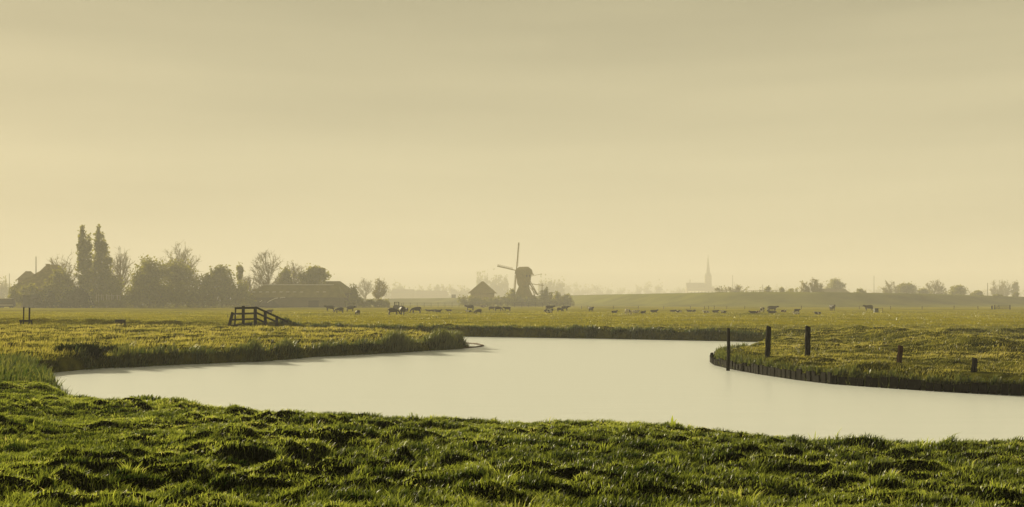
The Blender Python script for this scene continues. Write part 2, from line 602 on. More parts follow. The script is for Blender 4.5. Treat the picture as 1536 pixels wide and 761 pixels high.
# banks and the river margin: greener, darker turf (a real change of sward, by distance from the camera's bank)
sp = N(t, 'ShaderNodeSeparateXYZ')
t.links.new(c.outputs['Object'], sp.inputs[0])
mr = N(t, 'ShaderNodeMapRange')
mr.inputs['From Min'].default_value = 88
mr.inputs['From Max'].default_value = 112
t.links.new(sp.outputs['Y'], mr.inputs['Value'])
n2 = N(t, 'ShaderNodeTexNoise')
n2.inputs['Scale'].default_value = 1.3
n2.inputs['Detail'].default_value = 6
t.links.new(c.outputs['Object'], n2.inputs['Vector'])
r2 = N(t, 'ShaderNodeValToRGB')
r2.color_ramp.elements[0].position = 0.35
r2.color_ramp.elements[0].color = (0.022, 0.027, 0.005, 1)
r2.color_ramp.elements[1].position = 0.7
r2.color_ramp.elements[1].color = (0.12, 0.118, 0.020, 1)
t.links.new(n2.outputs['Fac'], r2.inputs['Fac'])
mx = N(t, 'ShaderNodeMixRGB')
t.links.new(mr.outputs['Result'], mx.inputs['Fac'])
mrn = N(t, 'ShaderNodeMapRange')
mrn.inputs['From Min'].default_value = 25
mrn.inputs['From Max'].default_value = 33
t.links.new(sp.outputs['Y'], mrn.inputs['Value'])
mxn = N(t, 'ShaderNodeMixRGB')       # ground colour darkened below the near grass to deepen the shadows there
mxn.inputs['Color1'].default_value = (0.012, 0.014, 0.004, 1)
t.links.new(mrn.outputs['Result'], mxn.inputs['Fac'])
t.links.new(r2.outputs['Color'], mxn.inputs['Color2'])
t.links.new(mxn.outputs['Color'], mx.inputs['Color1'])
t.links.new(r1.outputs['Color'], mx.inputs['Color2'])
dg_ = N(t, 'ShaderNodeBsdfDiffuse')
t.links.new(mx.outputs['Color'], dg_.inputs['Color'])
t.links.new(dg_.outputs[0], t.nodes['Material Output'].inputs['Surface'])
n3 = N(t, 'ShaderNodeTexNoise')
n3.inputs['Scale'].default_value = 2.2
n3.inputs['Detail'].default_value = 6
t.links.new(c.outputs['Object'], n3.inputs['Vector'])
bp = N(t, 'ShaderNodeBump')
bp.inputs['Strength'].default_value = 0.6
bp.inputs['Distance'].default_value = 0.25
t.links.new(n3.outputs['Fac'], bp.inputs['Height'])
t.links.new(bp.outputs['Normal'], dg_.inputs['Normal'])
ground = link_mesh('ground', gme, gm)
ground['kind'] = 'structure'
ground['label'] = 'flat green pasture and grassy river banks'

# ------------------------------------------------------------------ water
wm = bpy.data.materials.new('river_water')
wm.use_nodes = True
t = wm.node_tree
p = t.nodes['Principled BSDF']
p.inputs['Base Color'].default_value = (0.95, 1.0, 1.0, 1)
p.inputs['Metallic'].default_value = 0.0
p.inputs['Roughness'].default_value = 0.32
p.inputs['IOR'].default_value = 1.33
p.inputs['Specular IOR Level'].default_value = 0.5
c = N(t, 'ShaderNodeTexCoord')
mpn = N(t, 'ShaderNodeMapping')
mpn.inputs['Scale'].default_value = (0.25, 1.6, 1)
mpn.inputs['Rotation'].default_value = (0, 0, math.radians(12))
t.links.new(c.outputs['Object'], mpn.inputs['Vector'])
n1 = N(t, 'ShaderNodeTexNoise')
n1.inputs['Scale'].default_value = 1.0
n1.inputs['Detail'].default_value = 4
t.links.new(mpn.outputs['Vector'], n1.inputs['Vector'])
bp = N(t, 'ShaderNodeBump')
bp.inputs['Strength'].default_value = 0.22
bp.inputs['Distance'].default_value = 0.12
t.links.new(n1.outputs['Fac'], bp.inputs['Height'])
t.links.new(bp.outputs['Normal'], p.inputs['Normal'])
bm = bmesh.new()
vs = [bm.verts.new(v) for v in ((-26, -20, 0), (90, -20, 0), (90, 104, 0), (-26, 104, 0))]
bm.faces.new(vs)
w = obj('water', bm, wm)
w['kind'] = 'structure'
w['label'] = 'smooth pale river reflecting the misty sky'

# ------------------------------------------------------------------ dike
DIKE = [(300, 900, 450.5), (583, 900, 448.3), (700, 860, 446.8), (860, 800, 443.2), (1000, 640, 440.4), (1100, 575, 438.6), (1200, 550, 438.4), (1300, 550, 439.3),
        (1400, 570, 441.3), (1536, 610, 445.6), (1700, 660, 449)]
ctrl = []
for (u, Y, v) in DIKE:
    ctrl.append((WX(u, Y), Y, WZ(v, Y)))
ctrl.insert(0, (-900, 1000, 4.0))
ctrl.append((900, 800, 4.0))
ctrl = np.array(ctrl)
tt = np.linspace(0, len(ctrl) - 1, 420)
ci = np.clip(tt.astype(int), 0, len(ctrl) - 2)
fr = (tt - ci)[:, None]
p0 = ctrl[np.maximum(ci - 1, 0)]
p1 = ctrl[ci]
p2 = ctrl[ci + 1]
p3 = ctrl[np.minimum(ci + 2, len(ctrl) - 1)]
crest = 0.5 * ((2 * p1) + (-p0 + p2) * fr + (2 * p0 - 5 * p1 + 4 * p2 - p3) * fr ** 2 + (-p0 + 3 * p1 - 3 * p2 + p3) * fr ** 3)
tan = np.gradient(crest[:, :2], axis=0)
tan /= np.linalg.norm(tan, axis=1)[:, None]
nrm = np.stack([tan[:, 1], -tan[:, 0]], -1)          # towards the viewer
nrm *= np.sign(-nrm[:, 1:2])
prof = [(46, None), (34, 0.10), (26, 0.20), (18, 0.50), (11, 0.80), (5, 0.985), (2, 1.0), (-3, 1.0), (-9, 0.75), (-24, 0.05), (-34, None)]
rows = []
for off, k in prof:
    xy = crest[:, :2] + nrm * off
    h = crest[:, 2] - FIELD_Z
    z = FIELD_Z + h * k if k is not None else np.full(len(crest), 0.0)
    z = z + (0.10 * vnoise(xy[:, 0] / 6, xy[:, 1] / 6, 81) if k is not None else 0)
    rows.append(np.stack([xy[:, 0], xy[:, 1], z], -1))
V = np.stack(rows, 0)
a, b = V.shape[:2]
idx = np.arange(a * b).reshape(a, b)
q = np.stack([idx[:-1, :-1], idx[:-1, 1:], idx[1:, 1:], idx[1:, :-1]], -1).reshape(-1, 4)
dme = np_mesh('dike', V.reshape(-1, 3), q.ravel(), np.full(len(q), 4), smooth=True)
M['dike_grass'] = mat('dike_grass', (0.175, 0.178, 0.014), 0.8, 0.0, 0.35, 0.06, bump=0.6, bscale=1.2)
dk = link_mesh('dike', dme, M['dike_grass'])
dk['kind'] = 'structure'
dk['label'] = 'long grassy dike across the back of the pasture'


def dike_point(u):
    """crest point seen at photo column u"""
    uu = U0 + F_PX * crest[:, 0] / crest[:, 1]
    i = int(np.argmin(np.abs(uu - u)))
    return crest[i], nrm[i], tan[i]


# ------------------------------------------------------------------ blades of grass
def blades(name, P, h, w, lean, tone, material, seg2=True, yaw=None):
    n = len(P)
    yaw = RNG.uniform(0, PI, n) if yaw is None else yaw
    s = np.stack([np.cos(yaw), np.sin(yaw), np.zeros(n)], -1) * (w / 2)[:, None]
    L = np.concatenate([lean, np.zeros((n, 1))], 1)
    up = np.zeros((n, 3))
    up[:, 2] = h
    base = P - np.array([0, 0, 0.02])
    tip = P + L + up
    if seg2:
        mid = P + L * 0.32 + up * 0.62
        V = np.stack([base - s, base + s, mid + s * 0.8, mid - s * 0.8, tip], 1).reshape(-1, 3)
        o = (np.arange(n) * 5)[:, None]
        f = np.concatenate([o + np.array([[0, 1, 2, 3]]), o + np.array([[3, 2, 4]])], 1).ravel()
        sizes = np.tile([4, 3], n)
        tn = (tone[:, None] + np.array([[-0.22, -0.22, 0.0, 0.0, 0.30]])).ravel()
    else:
        V = np.stack([base - s, base + s, tip], 1).reshape(-1, 3)
        o = (np.arange(n) * 3)[:, None]
        f = (o + np.array([[0, 1, 2]])).ravel()
        sizes = np.full(n, 3)
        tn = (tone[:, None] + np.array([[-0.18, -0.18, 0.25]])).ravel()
    me = np_mesh(name, V, f, sizes, np.clip(tn, 0, 1))
    return link_mesh(name, me, material)


def scatter(n, y0, y1, power, kx=0.56, mx=4.0):
    """points in the fan in front of the camera; density falls with distance as y**-power"""
    u = RNG.uniform(0, 1, n)
    e = 2.0 - power
    y = (y0 ** e + u * (y1 ** e - y0 ** e)) ** (1 / e)
    x = RNG.uniform(-1, 1, n) * (kx * y + mx)
    return x, y


# near bank: short dewy pasture
def near_grass():
    n = 1150000
    x, y = scatter(n, 6.0, 34.0, 0.9)
    d = river_distance(x, y)
    s = y + 0.5 * x
    keep = (d > 0.05) & (s < 33)
    x, y, d = x[keep], y[keep], d[keep]
    big = 0.6 * vnoise(x / 0.55, y / 0.5, 91) + 0.7 * vnoise(x / 0.2, y / 0.2, 95)
    pat = vnoise(x / 2.6 + 5, y / 1.9, 92)
    n = len(x)
    dens = np.clip(0.85 + 0.4 * big + 0.2 * pat, 0.35, 1)
    k = RNG.uniform(0, 1, n) < dens
    x, y, d, big, pat = x[k], y[k], d[k], big[k], pat[k]
    n = len(x)
    edge = np.exp(-(d / 1.3) ** 2)
    h = (0.028 + 0.024 * np.clip(big + 0.4, 0, 1.2) + 0.015 * np.clip(pat, 0, 1)) * RNG.uniform(0.6, 1.45, n) * (1 + 0.6 * edge * RNG.uniform(0, 1, n))
    w = (0.0030 + 0.00042 * y) * RNG.uniform(0.7, 1.3, n)
    ang = RNG.uniform(0, 2 * PI, n)
    ln = h * RNG.uniform(0.25, 1.25, n)
    lush = np.clip(0.5 + 1.15 * vnoise(x / 0.85 + 0.3 * y, y / 0.62, 96) + 0.5 * vnoise(x / 2.3, y / 1.7, 97), 0, 1)   # lush dark clumps / short dewy sward
    h *= 0.75 + 0.75 * lush
    lean = np.stack([np.cos(ang) * ln + 0.3 * h, np.sin(ang) * ln - 0.1 * h], -1)
    tone = np.clip(0.60 - 0.52 * lush + 0.22 * vnoise(x / 0.25, y / 0.25, 94) + 0.15 * vnoise(x / 4, y / 3, 93) + RNG.normal(0, 0.17, n) + 0.15 * edge, 0, 1)
    P = np.stack([x, y, ground_z(x, y)], -1)
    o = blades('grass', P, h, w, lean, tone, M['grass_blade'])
    tag(o, 'tussocky dewy grass covering the near river bank', 'grass', kind='stuff')


near_grass()


def near_tufts():
    """longer, uneven tufts standing out of the grazed turf"""
    nt_ = 420
    cx, cy = scatter(nt_, 7.0, 27.0, 1.0)
    d = river_distance(cx, cy)
    k = (d > 0.2) & (cy + 0.5 * cx < 33)
    cx, cy = cx[k], cy[k]
    per = 46
    n = len(cx) * per
    rad = np.repeat(RNG.uniform(0.05, 0.17, len(cx)), per)
    th = np.repeat(RNG.uniform(0.045, 0.12, len(cx)), per)
    bt = np.repeat(RNG.uniform(0.25, 0.75, len(cx)), per)
    a = RNG.uniform(0, 2 * PI, n)
    r = rad * np.sqrt(RNG.uniform(0, 1, n))
    x, y = np.repeat(cx, per) + r * np.cos(a), np.repeat(cy, per) + r * np.sin(a)
    h = th * RNG.uniform(0.5, 1.25, n)
    ln = h * RNG.uniform(0.1, 0.9, n)
    lean = np.stack([np.cos(a) * ln + 0.25 * h, np.sin(a) * ln], -1)
    P = np.stack([x, y, ground_z(x, y)], -1)
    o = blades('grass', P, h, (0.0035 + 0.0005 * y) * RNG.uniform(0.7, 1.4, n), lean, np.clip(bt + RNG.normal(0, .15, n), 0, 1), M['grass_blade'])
    tag(o, 'longer tufts of grass standing out of the near bank turf', 'grass', kind='stuff')


near_tufts()


# the banks in the middle distance
def bank_grass():
    n = 520000
    x, y = scatter(n, 30.0, 112.0, 1.15, 0.56, 5)
    d = river_distance(x, y)
    s = y + 0.5 * x
    k = (d > 0.02) & (s > 31)
    x, y, d = x[k], y[k], d[k]
    n = len(x)
    tus = vnoise(x / 1.3, y / 1.6, 101)
    tus2 = vnoise(x / 0.6, y / 0.7, 102)
    k = RNG.uniform(0, 1, n) < np.clip(0.5 + 0.55 * tus + 0.35 * tus2 + np.where((x > 5) & (y < 78), 0.35, 0.0), 0.08, 1) * np.where(d < 0.8, 1.6, 1.0)
    x, y, d, tus, tus2 = x[k], y[k], d[k], tus[k], tus2[k]
    n = len(x)
    h = (0.10 + 0.09 * np.clip(tus + 0.3, 0, 1.2) + 0.07 * np.clip(tus2, 0, 1)) * RNG.uniform(0.6, 1.4, n)
    left = (x < 0) & (y < 96)
    h *= np.where(left, 1.05, np.where((x > 5) & (y < 78), 0.55, 0.9))
    for (px_, py_) in ((15.9, 43.8), (16.3, 37.9)):
        h *= 1 - 0.85 * np.exp(-((x - px_) / 1.0) ** 2 - ((y - py_ + 1.6) / 2.4) ** 2)
    w = (0.010 + 0.00042 * y) * RNG.uniform(0.7, 1.4, n)
    ang = RNG.uniform(0, 2 * PI, n)
    ln = h * RNG.uniform(0.1, 0.8, n)
    lean = np.stack([np.cos(ang) * ln + 0.35 * h, np.sin(ang) * ln - 0.15 * h], -1)
    dry = np.where(left, 0.28, np.where((x > 5) & (y < 78), 0.20, 0.0))
    tone = np.clip(0.33 + dry + 0.30 * vnoise(x / 6, y / 5, 103) + 0.25 * tus + RNG.normal(0, 0.15, n) - 0.22 * np.exp(-(d / 1.2) ** 2), 0, 1)
    P = np.stack([x, y, ground_z(x, y)], -1)
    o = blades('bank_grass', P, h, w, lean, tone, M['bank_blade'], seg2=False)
    tag(o, 'rough yellow-green tussock grass on the far and side river banks', 'grass', kind='stuff')


bank_grass()


def field_grass():
    n = 150000
    x, y = scatter(n, 100.0, 260.0, 1.3, 0.56, 8)
    d = river_distance(x, y)
    k = (d > 1)
    x, y = x[k], y[k]
    n = len(x)
    tus = vnoise(x / 3.5, y / 6, 111)
    k = RNG.uniform(0, 1, n) < np.clip(0.45 + 0.7 * tus, 0.05, 1)
    x, y, tus = x[k], y[k], tus[k]
    n = len(x)
    h = (0.08 + 0.10 * np.clip(tus, 0, 1)) * RNG.uniform(0.6, 1.5, n)
    w = 0.00075 * y * RNG.uniform(0.7, 1.4, n)
    ang = RNG.uniform(0, 2 * PI, n)
    ln = h * RNG.uniform(0.2, 0.8, n)
    lean = np.stack([np.cos(ang) * ln, np.sin(ang) * ln], -1)
    tone = np.clip(0.5 + 0.3 * vnoise(x / 20, y / 25, 112) + RNG.normal(0, 0.3, n), 0, 1)
    P = np.stack([x, y, ground_z(x, y)], -1)
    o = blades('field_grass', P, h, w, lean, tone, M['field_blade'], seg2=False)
    tag(o, 'short olive pasture grass where the cows graze', 'grass', kind='stuff')


field_grass()


def along(pts, n):
    """n random points along a polyline"""
    pts = np.array(pts, float)
    seg = np.linalg.norm(np.diff(pts, axis=0), axis=1)
    cum = np.concatenate([[0], np.cumsum(seg)])
    t = RNG.uniform(0, cum[-1], n)
    i = np.clip(np.searchsorted(cum, t) - 1, 0, len(seg) - 1)
    f = ((t - cum[i]) / seg[i])[:, None]
    p = pts[i] * (1 - f) + pts[i + 1] * f
    dr = (pts[i + 1] - pts[i]) / seg[i][:, None]
    return p, np.stack([-dr[:, 1], dr[:, 0]], -1), t


def reeds(name, label, pts, n, off, hrange, wd, clump=1.0, seed=120, tone0=0.35, lean_out=(0, 0)):
    p, nm, t = along(pts, n)
    o = RNG.uniform(off[0], off[1], n)
    x, y = p[:, 0] + nm[:, 0] * o, p[:, 1] + nm[:, 1] * o
    cl = vnoise(t / clump, t * 0, seed)
    k = RNG.uniform(0, 1, n) < np.clip(0.5 + 0.8 * cl, 0.10, 1)
    d = river_distance(x, y)
    k &= d > -0.35
    x, y, cl = x[k], y[k], cl[k]
    n = len(x)
    h = RNG.uniform(hrange[0], hrange[1], n) * (0.72 + 1.0 * np.clip(cl, -0.45, 0.8))
    w = RNG.uniform(0.7, 1.3, n) * wd
    ang = RNG.uniform(0, 2 * PI, n)
    ln = h * RNG.uniform(0.05, 0.55, n)
    lean = np.stack([np.cos(ang) * ln + 0.18 * h + lean_out[0] * h, np.sin(ang) * ln + lean_out[1] * h], -1)
    tone = np.clip(tone0 + 0.2 * cl + RNG.normal(0, 0.30, n), 0, 1)
    P = np.stack([x, y, np.maximum(ground_z(x, y), -0.15)], -1)
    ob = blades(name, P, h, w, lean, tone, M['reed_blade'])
    tag(ob, label, 'reeds', kind='stuff')


reeds('reeds', 'tall green reeds round the left end of the river', [(-11.8, 29.3), (-14.4, 34.5), (-16, 38), (-18.2, 41.2), (-19.6, 43.2), (-19.6, 45.0)], 4200, (0.0, 2.4), (0.16, 0.48), 0.036, 0.6, 120, 0.24)
reeds('reeds', 'fringe of reeds hanging over the water along the left peninsula', [(-18.8, 47), (-16.0, 50.5), (-12.3, 53.6), (-10.7, 57.8), (-6.9, 62.3)], 7500, (-0.1, 0.9), (0.22, 0.58), 0.036, 1.6, 121, 0.30, (0.1, -0.12))
reeds('reeds', 'thick pale-tipped reeds at the tip of the left peninsula', [(-6.9, 62.3), (-4.4, 66.2), (-3.3, 67.9), (-2.9, 69.4), (-3.6, 74)], 5200, (-0.1, 1.3), (0.50, 0.85), 0.040, 2.2, 123, 0.48)
reeds('bank_sedge', 'dark overhanging sedge on the far bank of the river', [(-22, 101), (-14, 96.2), (-4.6, 92.5), (1, 90), (7.2, 87.2), (12, 84.2), (16.8, 81.2), (18.8, 79.5)][::-1], 11000, (-0.9, 0.15), (0.16, 0.42), 0.055, 1.3, 125, 0.12, (0.0, -0.35))
reeds('bank_sedge', 'grass hanging over the timber edge of the right bank', [(13.2, 62), (11.3, 58), (10.4, 55.5), (9.9, 53.2), (9.6, 50.5), (9.75, 47.5), (10.2, 44.2), (10.9, 41), (11.66, 38.8), (13.3, 36.7), (14.9, 35.1), (16.3, 34), (19, 32.4), (24, 30)],
      16000, (0.02, 0.55), (0.12, 0.36), 0.026, 0.30, 127, 0.40, (-0.25, -0.5))

# ------------------------------------------------------------------ timber edge of the right bank
EDGE = [(12.0, 59.5), (10.4, 55.5), (9.9, 53.2), (9.6, 50.5), (9.75, 47.5), (10.2, 44.2), (10.9, 41), (11.66, 38.8), (13.3, 36.7), (14.9, 35.1), (16.3, 34), (19, 32.4)]
rev = thing('timber_revetment', 'row of dark upright boards shoring up the right bank at the waterline', 'revetment', (10.4, 55.5, 0))
ep = np.array(EDGE)
seg = np.linalg.norm(np.diff(ep, axis=0), axis=1)
cum = np.concatenate([[0], np.cumsum(seg)])
s_, nb = 0.0, 0
while s_ < cum[-1] and nb < 98:
    wd = random.uniform(0.20, 0.34)
    sm = s_ + wd / 2
    i = min(np.searchsorted(cum, sm) - 1, len(seg) - 1)
    f = (sm - cum[i]) / seg[i]
    pp = ep[i] * (1 - f) + ep[i + 1] * f
    dr = (ep[i + 1] - ep[i]) / seg[i]
    nrm_ = np.array([-dr[1], dr[0]])
    if nrm_[1] > 0 and pp[1] < 50:
        nrm_ = -nrm_
    off = random.uniform(-0.03, 0.05)
    top = 0.34 + random.uniform(-0.10, 0.10)
    bm = bmesh.new()
    tl = random.uniform(-0.07, 0.07)
    beam(bm, (0, 0, -0.6), (tl, 0, top), wd * 0.90, 0.07, (0, 1, 0), 0.012)
    o = obj('board', bm, M['dark_wood'], rev)
    o.location = (pp[0] - rev.location.x - nrm_[0] * 0.0, pp[1] - rev.location.y, 0)
    o.rotation_euler = (0, 0, math.atan2(dr[1], dr[0]) + random.uniform(-0.08, 0.08))
    s_ += wd + random.uniform(0.0, 0.11)
    nb += 1


# ------------------------------------------------------------------ mooring posts
def post(name, label, u, vb, vt, wpx, Y, m, lean=0.0, leany=0.0, sides=10, group=None, zb=None):
    if zb is None:
        for _ in range(6):
            Y = 0.5 * Y + 0.5 * (CAM_Z - gz(WX(u, Y), Y) - 0.03) * F_PX / (vb - V_HOR)
    X = WX(u, Y)
    z0 = gz(X, Y) if zb is None else zb
    top = WZ(vt, Y)
    r = wpx / 2 * Y / F_PX
    h = top - z0
    bm = bmesh.new()
    pts, rad = [], []
    for k in range(7):
        f = k / 6
        pts.append((lean * f + random.uniform(-.15, .15) * r, leany * f, -0.5 + (h + 0.5) * f))
        rad.append(r * (1.08 - 0.14 * f) * random.uniform(0.95, 1.05))
    pts.append((pts[-1][0] + 0.01, pts[-1][1], pts[-1][2] + 0.025))
    rad.append(r * 0.75)
    tube(bm, pts, rad, sides)
    o = obj(name, bm, m)
    o.location = (X, Y, z0)
    tag(o, label, 'post', group)
    return o


post('mooring_post', 'slender dark wooden post standing in the water off the grassy tip', 1092, 556, 493, 5.2, 46.5, M['dark_wood'], 0.03, zb=0.0)
post('mooring_post', 'tall dark wooden post in the grass nearest the tip of the right bank', 1151, 535, 490.5, 8.2, 53.5, M['dark_wood'], 0.05)
post('mooring_post', 'tall dark wooden post in the grass beside the grassy mound', 1211, 536, 490.5, 8.6, 51.5, M['dark_wood'], 0.04)
post('mooring_post', 'short reddish leaning stump of a post on the right bank', 1346.5, 545, 519.5, 8.6, 46.5, M['stump_wood'], 0.12, sides=6)
post('mooring_post', 'shortest dark stump of a post on the right bank', 1460, 557, 538.5, 9.0, 40.5, M['dark_wood'], 0.05, sides=6)

# ------------------------------------------------------------------ boom of timber lying in the water at the left peninsula's tip
bm = bmesh.new()
pts = []
for (u, v) in ((686, 515.2), (700, 515.4), (708, 516.2), (716, 517.2), (722, 518.2), (725, 519.2), (721, 520.2), (714, 521.2), (706, 521.9), (696, 522.6), (686, 523.2)):
    Y = 3.0 * F_PX / (v - V_HOR)
    pts.append((WX(u, Y), Y, 0.03 + random.uniform(-0.02, 0.03)))
tube(bm, pts, [0.05 + random.uniform(-.015, .015) for _ in pts], 6)
o = obj('timber_boom', bm, M['red_wood'])
tag(o, 'curved brown timber boom lying low in the water at the peninsula tip', 'boom')

# ------------------------------------------------------------------ bridge railing
Yb = 100.0
Zg = lambda px: WZ(450 + px / 12.683, Yb)
Xg = lambda px: WX(330 + px / 12.683, Yb)
br = thing('bridge_railing', 'dark three-rail wooden bridge railing stepping down to the right', 'railing', (Xg(450), Yb, gz(Xg(450), Yb)))
bx, by, bz = br.location


def bpart(name, a, b, w, h=None):
    bm = bmesh.new()
    la = (Xg(a[0]) - bx, (a[2] if len(a) > 2 else 0), Zg(a[1]) - bz)
    lb = (Xg(b[0]) - bx, (b[2] if len(b) > 2 else 0), Zg(b[1]) - bz)
    beam(bm, la, lb, w, h or w, (0, 1, 0) if abs(lb[2] - la[2]) > abs(lb[0] - la[0]) else (0, 0, 1), 0.008)
    return obj(name, bm, M['dark_wood'], br)


bpart('post', (190, 590, -0.8), (252, 242, -0.2), 0.24)
bpart('post', (280, 520), (300, 140), 0.12)
bpart('post', (443, 560), (443, 118), 0.24)
bpart('post', (672, 560), (672, 128), 0.26)
bpart('post', (862, 560), (862, 205), 0.24)
bpart('post', (1080, 560), (1080, 305), 0.24)
RAILY = -0.16
bpart('rail', (288, 160, RAILY), (712, 150, RAILY), 0.07, 0.20)
bpart('rail', (245, 268, RAILY), (700, 255, RAILY), 0.07, 0.17)
bpart('rail', (225, 378, RAILY), (690, 362, RAILY), 0.07, 0.17)
bpart('rail', (700, 146, RAILY), (1295, 418, RAILY), 0.07, 0.19)
bpart('rail', (690, 240, RAILY), (1110, 430, RAILY), 0.07, 0.17)
bpart('rail', (690, 350, RAILY), (880, 440, RAILY), 0.07, 0.16)
bm = bmesh.new()
beam(bm, (Xg(215) - bx, -0.45, -0.25), (Xg(640) - bx, -0.45, 0.0), 0.12, 0.55)
obj('abutment', bm, M['dark_wood'], br)

# two uprights with a sill on the left berm
Y = 97.0
X = WX(40, Y)
z = WZ(481, Y)
sf = thing('sluice_frame', 'pair of slim dark uprights on a low sill at the far left', 'sluice', (X, Y, z))
for (u, w, vt) in ((35.7, 0.085, 461.2), (44.3, 0.11, 461.8)):
    bm = bmesh.new()
    beam(bm, (WX(u - .6, Y) - X, 0, -0.9), (WX(u, Y) - X, 0, WZ(vt, Y) - z), w)
    obj('upright', bm, M['dark_wood'], sf)
bm = bmesh.new()
beam(bm, (WX(29.5, Y) - X, -0.02, -0.02), (WX(48.5, Y) - X, -0.02, -0.04), 0.16, 0.16)
obj('sill', bm, M['dark_wood'], sf)
for u in (31.0, 47.2):
    bm = bmesh.new()
    beam(bm, (WX(u, Y) - X, 0.04, -0.95), (WX(u, Y) - X, 0.04, -0.10), 0.12)
    obj('foot_post', bm, M['dark_wood'], sf)

Y = 95.0
bm = bmesh.new()
box(bm, -0.40, 0.40, -0.25, 0.25, -1.0, 0.14, bev=0.04)
box(bm, -0.44, 0.44, -0.29, 0.29, 0.14, 0.20)
o = obj('culvert_box', bm, M['concrete'])
o.location = (WX(180.5, Y), Y, WZ(483, Y))
tag(o, 'low dark culvert box half sunk in the grass of the left berm', 'culvert')

Y = 160.0
bm = bmesh.new()
tube(bm, [(0, 0, -0.4), (0.01, 0, 0.5), (0.02, 0, 0.55)], [0.05, 0.045, 0.03], 6)
o = obj('stake', bm, M['dark_wood'])
o.location = (WX(341.5, Y), Y, gz(WX(341.5, Y), Y))
tag(o, 'thin lone stake in the pasture left of the bridge railing', 'stake')


# ------------------------------------------------------------------ plants on the banks
def leafy_plant(name, label, cat, X, Y, h, rad, n, wd, m, tone0=0.3, z=None, ovate=False):
    rng = RNG
    z = gz(X, Y) if z is None else z
    ang = rng.uniform(0, 2 * PI, n)
    rr = rad * np.sqrt(rng.uniform(0, 1, n))
    zz = rng.uniform(0, 0.7, n) * h * (1 - 0.5 * (rr / max(rad, 1e-3)) ** 2)
    P = np.stack([rr * np.cos(ang), rr * np.sin(ang), zz], -1)
    hh = h * rng.uniform(0.25, 0.45, n)
    out_ = rng.uniform(0.2, 0.9, n) * hh
    lean = np.stack([np.cos(ang) * out_, np.sin(ang) * out_], -1)
    root = thing(name, label, cat, (X, Y, z))
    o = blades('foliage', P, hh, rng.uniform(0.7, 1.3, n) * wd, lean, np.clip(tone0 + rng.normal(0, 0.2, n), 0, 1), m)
    o.parent = root
    bm = bmesh.new()
    for k in range(max(3, min(9, n // 30))):
        a = random.uniform(0, 2 * PI)
        r = rad * random.uniform(0.1, 0.7)
        tube(bm, [(0.1 * r * math.cos(a), 0.1 * r * math.sin(a), -0.05), (0.5 * r * math.cos(a), 0.5 * r * math.sin(a), 0.45 * h), (r * math.cos(a), r * math.sin(a), 0.85 * h)],
             [0.012 * h + 0.003, 0.009 * h + 0.002, 0.003], 5)
    obj('stem', bm, M['bark'], root)
    return root


leafy_plant('bank_shrub', 'dark dense shrub over the water on the left bank', 'shrub', WX(128, 48.5), 48.6, 0.95, 0.65, 1300, 0.07, M['shrub_leaf'], 0.25, z=0.25)
leafy_plant('bank_shrub', 'smaller dark shrub just right of the dense one on the left bank', 'shrub', WX(166, 51), 51.0, 0.7, 0.4, 700, 0.06, M['shrub_leaf'], 0.45, z=0.3)
leafy_plant('bank_shrub', 'small dark bush at the left rim of the river beside the reeds', 'shrub', WX(92, 48), 48.5, 0.7, 0.5, 600, 0.06, M['shrub_leaf'], 0.4, z=0.45)
Y = 21.6
leafy_plant('weed', 'sprawling leafy weed at the edge of the near bank on the left', 'weed', WX(216, 23), 23.0, 0.20, 0.42, 320, 0.028, M['grass_blade'], 0.22)
leafy_plant('weed', 'small broad-leaved weed on the near bank edge in the middle', 'weed', WX(836, 19.6), 19.6, 0.11, 0.15, 70, 0.024, M['grass_blade'], 0.3)


def spear(name, label, X, Y, spec):
    root = thing(name, label, 'plant', (X, Y, gz(X, Y)))
    for (dx, h, w, lx) in spec:
        P = np.array([[dx, 0, 0]])
        o = blades('leaf', P, np.array([h]), np.array([w]), np.array([[lx, 0.0]]), np.array([0.55]), M['grass_blade'], yaw=np.array([0.2]))
        o.parent = root


spear('dock_leaf', 'single upright pointed leaf standing up from the near bank edge', WX(1008, 18.2), 18.2, [(0, 0.20, 0.055, 0.01), (0.03, 0.14, 0.04, 0.06)])
spear('tall_grass', 'two tall grass spears leaning apart on the right of the near bank edge', WX(1222, 16.9), 16.9, [(0, 0.24, 0.022, 0.02), (-0.06, 0.2, 0.018, -0.05), (0.02, 0.17, 0.02, 0.06)])
spear('tall_grass', 'long grass spear leaning right near the right end of the bank edge', WX(1253, 16.7), 16.7, [(0, 0.26, 0.020, 0.11), (0.02, 0.15, 0.02, -0.03), (0.05, 0.14, 0.018, 0.08)])
spear('tall_grass', 'short fan of grass spears at the near bank edge beside the frame side', WX(1390, 16.1), 16.1, [(0, 0.17, 0.022, 0.03), (0.03, 0.15, 0.02, 0.09), (-0.05, 0.15, 0.02, -0.04)])


# ------------------------------------------------------------------ cows
def skin_mesh(name, joints, edges, root=0):
    me = bpy.data.meshes.new(name)
    me.from_pydata([j[0] for j in joints], edges, [])
    o = bpy.data.objects.new(name, me)
    COL.objects.link(o)
    o.modifiers.new('skin', 'SKIN').use_smooth_shade = True
    for i, j in enumerate(joints):
        sv = me.skin_vertices[0].data[i]
        sv.radius = j[1] if isinstance(j[1], tuple) else (j[1], j[1])
        sv.use_root = (i == root)
    o.modifiers.new('sub', 'SUBSURF').levels = 1
    dg = bpy.context.evaluated_depsgraph_get()
    res = bpy.data.meshes.new_from_object(o.evaluated_get(dg))
    bpy.data.objects.remove(o)
    for p in res.polygons:
        p.use_smooth = True
    return res


